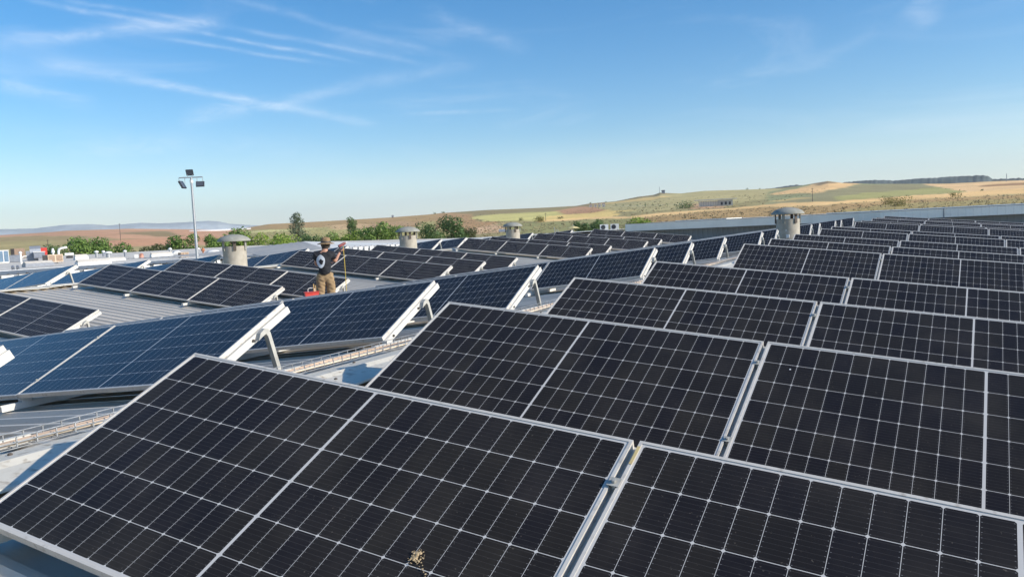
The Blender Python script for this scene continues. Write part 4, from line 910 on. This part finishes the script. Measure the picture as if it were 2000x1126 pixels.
m.lathe([(.195, hz-.035), (.19, hz-.02), (.115, hz+.005), (.112, hz+.06), (.095, hz+.115), (.05, hz+.135), (.0005, hz+.138)], 26, (.052, .035, 0), cap=False); o = m.build('sun_hat', M_HAT, wk, smooth=50)
m = MB(); m.lathe([(.1165, hz+.006), (.114, hz+.035)], 26, (.052, .035, 0), cap=False); m.build('hat_band', M_DARK, o)
m = MB(); m.lathe([(.088, 1.53), (.098, 1.60), (.10, 1.66)], 18, (.045, .02, 0)); m.build('hair', M_HAIR, wk, smooth=50)
wk.scale = (1.02, 1.0, .97)
# face details (turned away to the right)
m = MB(); m.tube([(.125, .085, 1.615), (.152, .105, 1.595), (.12, .09, 1.585)], [.012, .016, .010], 8); m.build('nose', M_SKIN, wk, smooth=60)
for q in (.0, .05): m = MB(); m.lathe([(.0005, -.008), (.008, 0), (.0005, .008)], 8, (.095+q*.5, .105-q, 1.635)); m.build('eye', M_DARK, wk)
for sx, sy in ((-.045, .055), (.10, -.04)): m = MB(); m.tube([(sx, sy, 1.575), (sx-.008, sy-.008, 1.61), (sx, sy, 1.635)], [.010, .014, .008], 6); m.build('ear', M_SKIN, wk, smooth=60)
# round emblem on the back
def blob(name, pts, y, mat, parent, dz=0):
    n = len(pts); vs = [(x, y, z) for x, z in pts]; cx_ = sum(p[0] for p in pts)/n; cz_ = sum(p[1] for p in pts)/n
    out = []; 
    for s__ in (1, .75, .5, .25):
        for x, z in pts:
            X_, Z_ = cx_+(x-cx_)*s__, cz_+(z-cz_)*s__; out.append((X_, y*math.sqrt(max(.05, 1-(X_/.235)**2)), Z_))
    out.append((cx_, y*math.sqrt(1-(cx_/.235)**2), cz_)); fs = [(r_*n+i, r_*n+(i+1) % n, (r_+1)*n+(i+1) % n, (r_+1)*n+i) for r_ in range(3) for i in range(n)]+[(3*n+i, 3*n+(i+1) % n, 4*n) for i in range(n)]
    m = MB(); m.add(out, fs); return m.build(name, mat, parent, fix=False)
oval = [(-.085+.095*math.cos(a)*(1+.05*math.sin(3*a)), 1.225+.155*math.sin(a)*(1+.04*math.cos(4*a))) for a in np.linspace(0, 2*math.pi, 28, endpoint=False)]
dark_ = [(-.080+.047*math.cos(a)*(1+.22*math.sin(5*a)), 1.215+.062*math.sin(a)*(1+.15*math.sin(4*a+1))) for a in np.linspace(0, 2*math.pi, 26, endpoint=False)]
em = blob('back_emblem', oval, -.205, flat('emblem_white', (.55, .58, .62), .8), wk); em.location = (0, 0, 0)
blob('emblem_figure', dark_, -.211, M_SHIRT, em)
# hands with fingers
def hand(c, d, side):
    d = Vector(d).normalized(); u = d.cross(Vector((0, 0, 1))).normalized(); w = u.cross(d)
    vs = [Vector(c)]; es = []; ra = [(.030, .018)]
    vs.append(Vector(c)+d*.07); es.append((0, 1)); ra.append((.036, .016))
    for k, (off, ln) in enumerate(((-.027, .062), (-.009, .074), (.010, .070), (.027, .054))):
        b = len(vs); p = Vector(c)+d*.085+u*off; vs += [p, p+d*ln*.5-w*.012, p+d*ln*.62-w*.042]; es += [(1, b), (b, b+1), (b+1, b+2)]; ra += [.0095, .0085, .0075]
    b = len(vs); p = Vector(c)+d*.03+u*side*.03; vs += [p, p+u*side*.022+d*.022-w*.012, p+u*side*.018+d*.05-w*.03]; es += [(0, b), (b, b+1), (b+1, b+2)]; ra += [.012, .011, .009]
    skin_mesh('hand', [tuple(v) for v in vs], es, ra, M_SKIN, wk)
hand((.372, .37, 1.42), (.35, .25, .35), -1); hand((.04, .345, 1.15), (.8, .2, .3), 1)
# power tool held up against the panel edge, yellow cable, red toolbox
def world_at(lx, ly, lz):
    a = wk.rotation_euler.z; return Vector((WX+lx*math.cos(a)-ly*math.sin(a), WY+lx*math.sin(a)+ly*math.cos(a), WZ+lz))
tl = tag(empty('cordless_drill', tuple(world_at(.41, .41, 1.51)), wk.rotation_euler.z), 'dark reddish power tool held up by the worker', 'power tool')
m = MB(); m.tube([(-.06, -.03, 0), (.06, .03, .05), (.11, .05, .075)], [.032, .036, .02], 12); m.build('motor_body', flat('tool_red', (.20, .03, .03), .5), tl, smooth=50)
m = MB(); m.tube([(-.03, -.01, -.01), (-.05, -.02, -.10)], .02, 10); m.box(-.09, -.02, -.05, .02, -.14, -.10); m.build('grip', M_DARK, tl)
m = MB(); m.tube([(.11, .05, .075), (.17, .08, .105)], [.014, .006], 8); m.build('chuck', M_GALV, tl)
cab = MB(); p0 = world_at(.60, .47, 1.56); pts = [p0+Vector((0, 0, .0)), p0+Vector((0, 0, .03))]
pts = [world_at(.455+.015*math.sin(t*3), .47, 1.60-1.5*t) for t in np.linspace(0, 1, 16)]+[world_at(.60, .2, .03), world_at(.45, -.3, .01)]
cab.tube(pts, .0075, 8); tag(cab.build('power_cable', flat('yellow_cable', (.62, .44, .06), .5), smooth=60), 'thin yellow cable hanging down from the power tool', 'cable')
tb = tag(empty('toolbox', (WX-.35, WY-.35, WZ+.0), wk.rotation_euler.z+.2), 'red open toolbox standing by the left foot of the worker', 'toolbox'); tb.location = world_at(-.34, -.28, -.02); tb.scale = (.78, .78, .8)
tb.location.z += .43
m = MB(); m.box(-.2, .2, -.1, .1, 0, .11); m.box(-.22, .22, -.12, .12, .1102, .125); m.build('tray', M_RED, tb)
m = MB(); m.tube([(-.10, 0, .12), (-.10, 0, .20), (-.06, 0, .23), (.06, 0, .23), (.10, 0, .20), (.10, 0, .12)], .010, 8); m.build('handle', M_WHITE, tb)
m = MB(); m.box(.06, .085, -.03, -.01, .126, .34); m.box(.12, .14, .0, .02, .126, .30); m.build('tool_handles', flat('tool_wood', (.5, .32, .12), .6), tb)
cr = tag(empty('crate', (0, 0, 0), wk.rotation_euler.z+.2), 'low dark crate carrying the red toolbox', 'crate'); cr.location = tb.location-Vector((0, 0, .43))
m = MB(); m.box(-.19, .19, -.11, .11, .0, .42); m.build('box', M_DARK, cr); m = MB(); m.box(-.2, .2, -.12, .12, .4205, .4295); m.build('rim', M_GREYM, cr)

# ------------------------------------------------------------ haze
HAZE = .45/9000
if HAZE:
    m = MB(); m.box(-14000, 9000, -3000, 14000, -9.8, 700); hz_ = m.build('haze', None) if False else None
    me = bpy.data.meshes.new('haze'); me.from_pydata(m.v, [], m.f); hm_ = bpy.data.materials.new('haze'); hm_.use_nodes = True
    n_ = hm_.node_tree; n_.nodes.clear(); ou = n_.nodes.new('ShaderNodeOutputMaterial'); vo = n_.nodes.new('ShaderNodeVolumePrincipled')
    vo.inputs['Color'].default_value = (.90, .95, 1, 1); vo.inputs['Density'].default_value = HAZE; vo.inputs['Anisotropy'].default_value = .1; n_.links.new(vo.outputs[0], ou.inputs['Volume'])
    me.materials.append(hm_); bm = bmesh.new(); bm.from_mesh(me); bmesh.ops.recalc_face_normals(bm, faces=bm.faces); bm.to_mesh(me); bm.free()
    hz_ = link(bpy.data.objects.new('haze', me)); tag(hz_, 'thin pale blue haze over the far land', 'haze', kind='stuff')
bpy.context.view_layer.update()
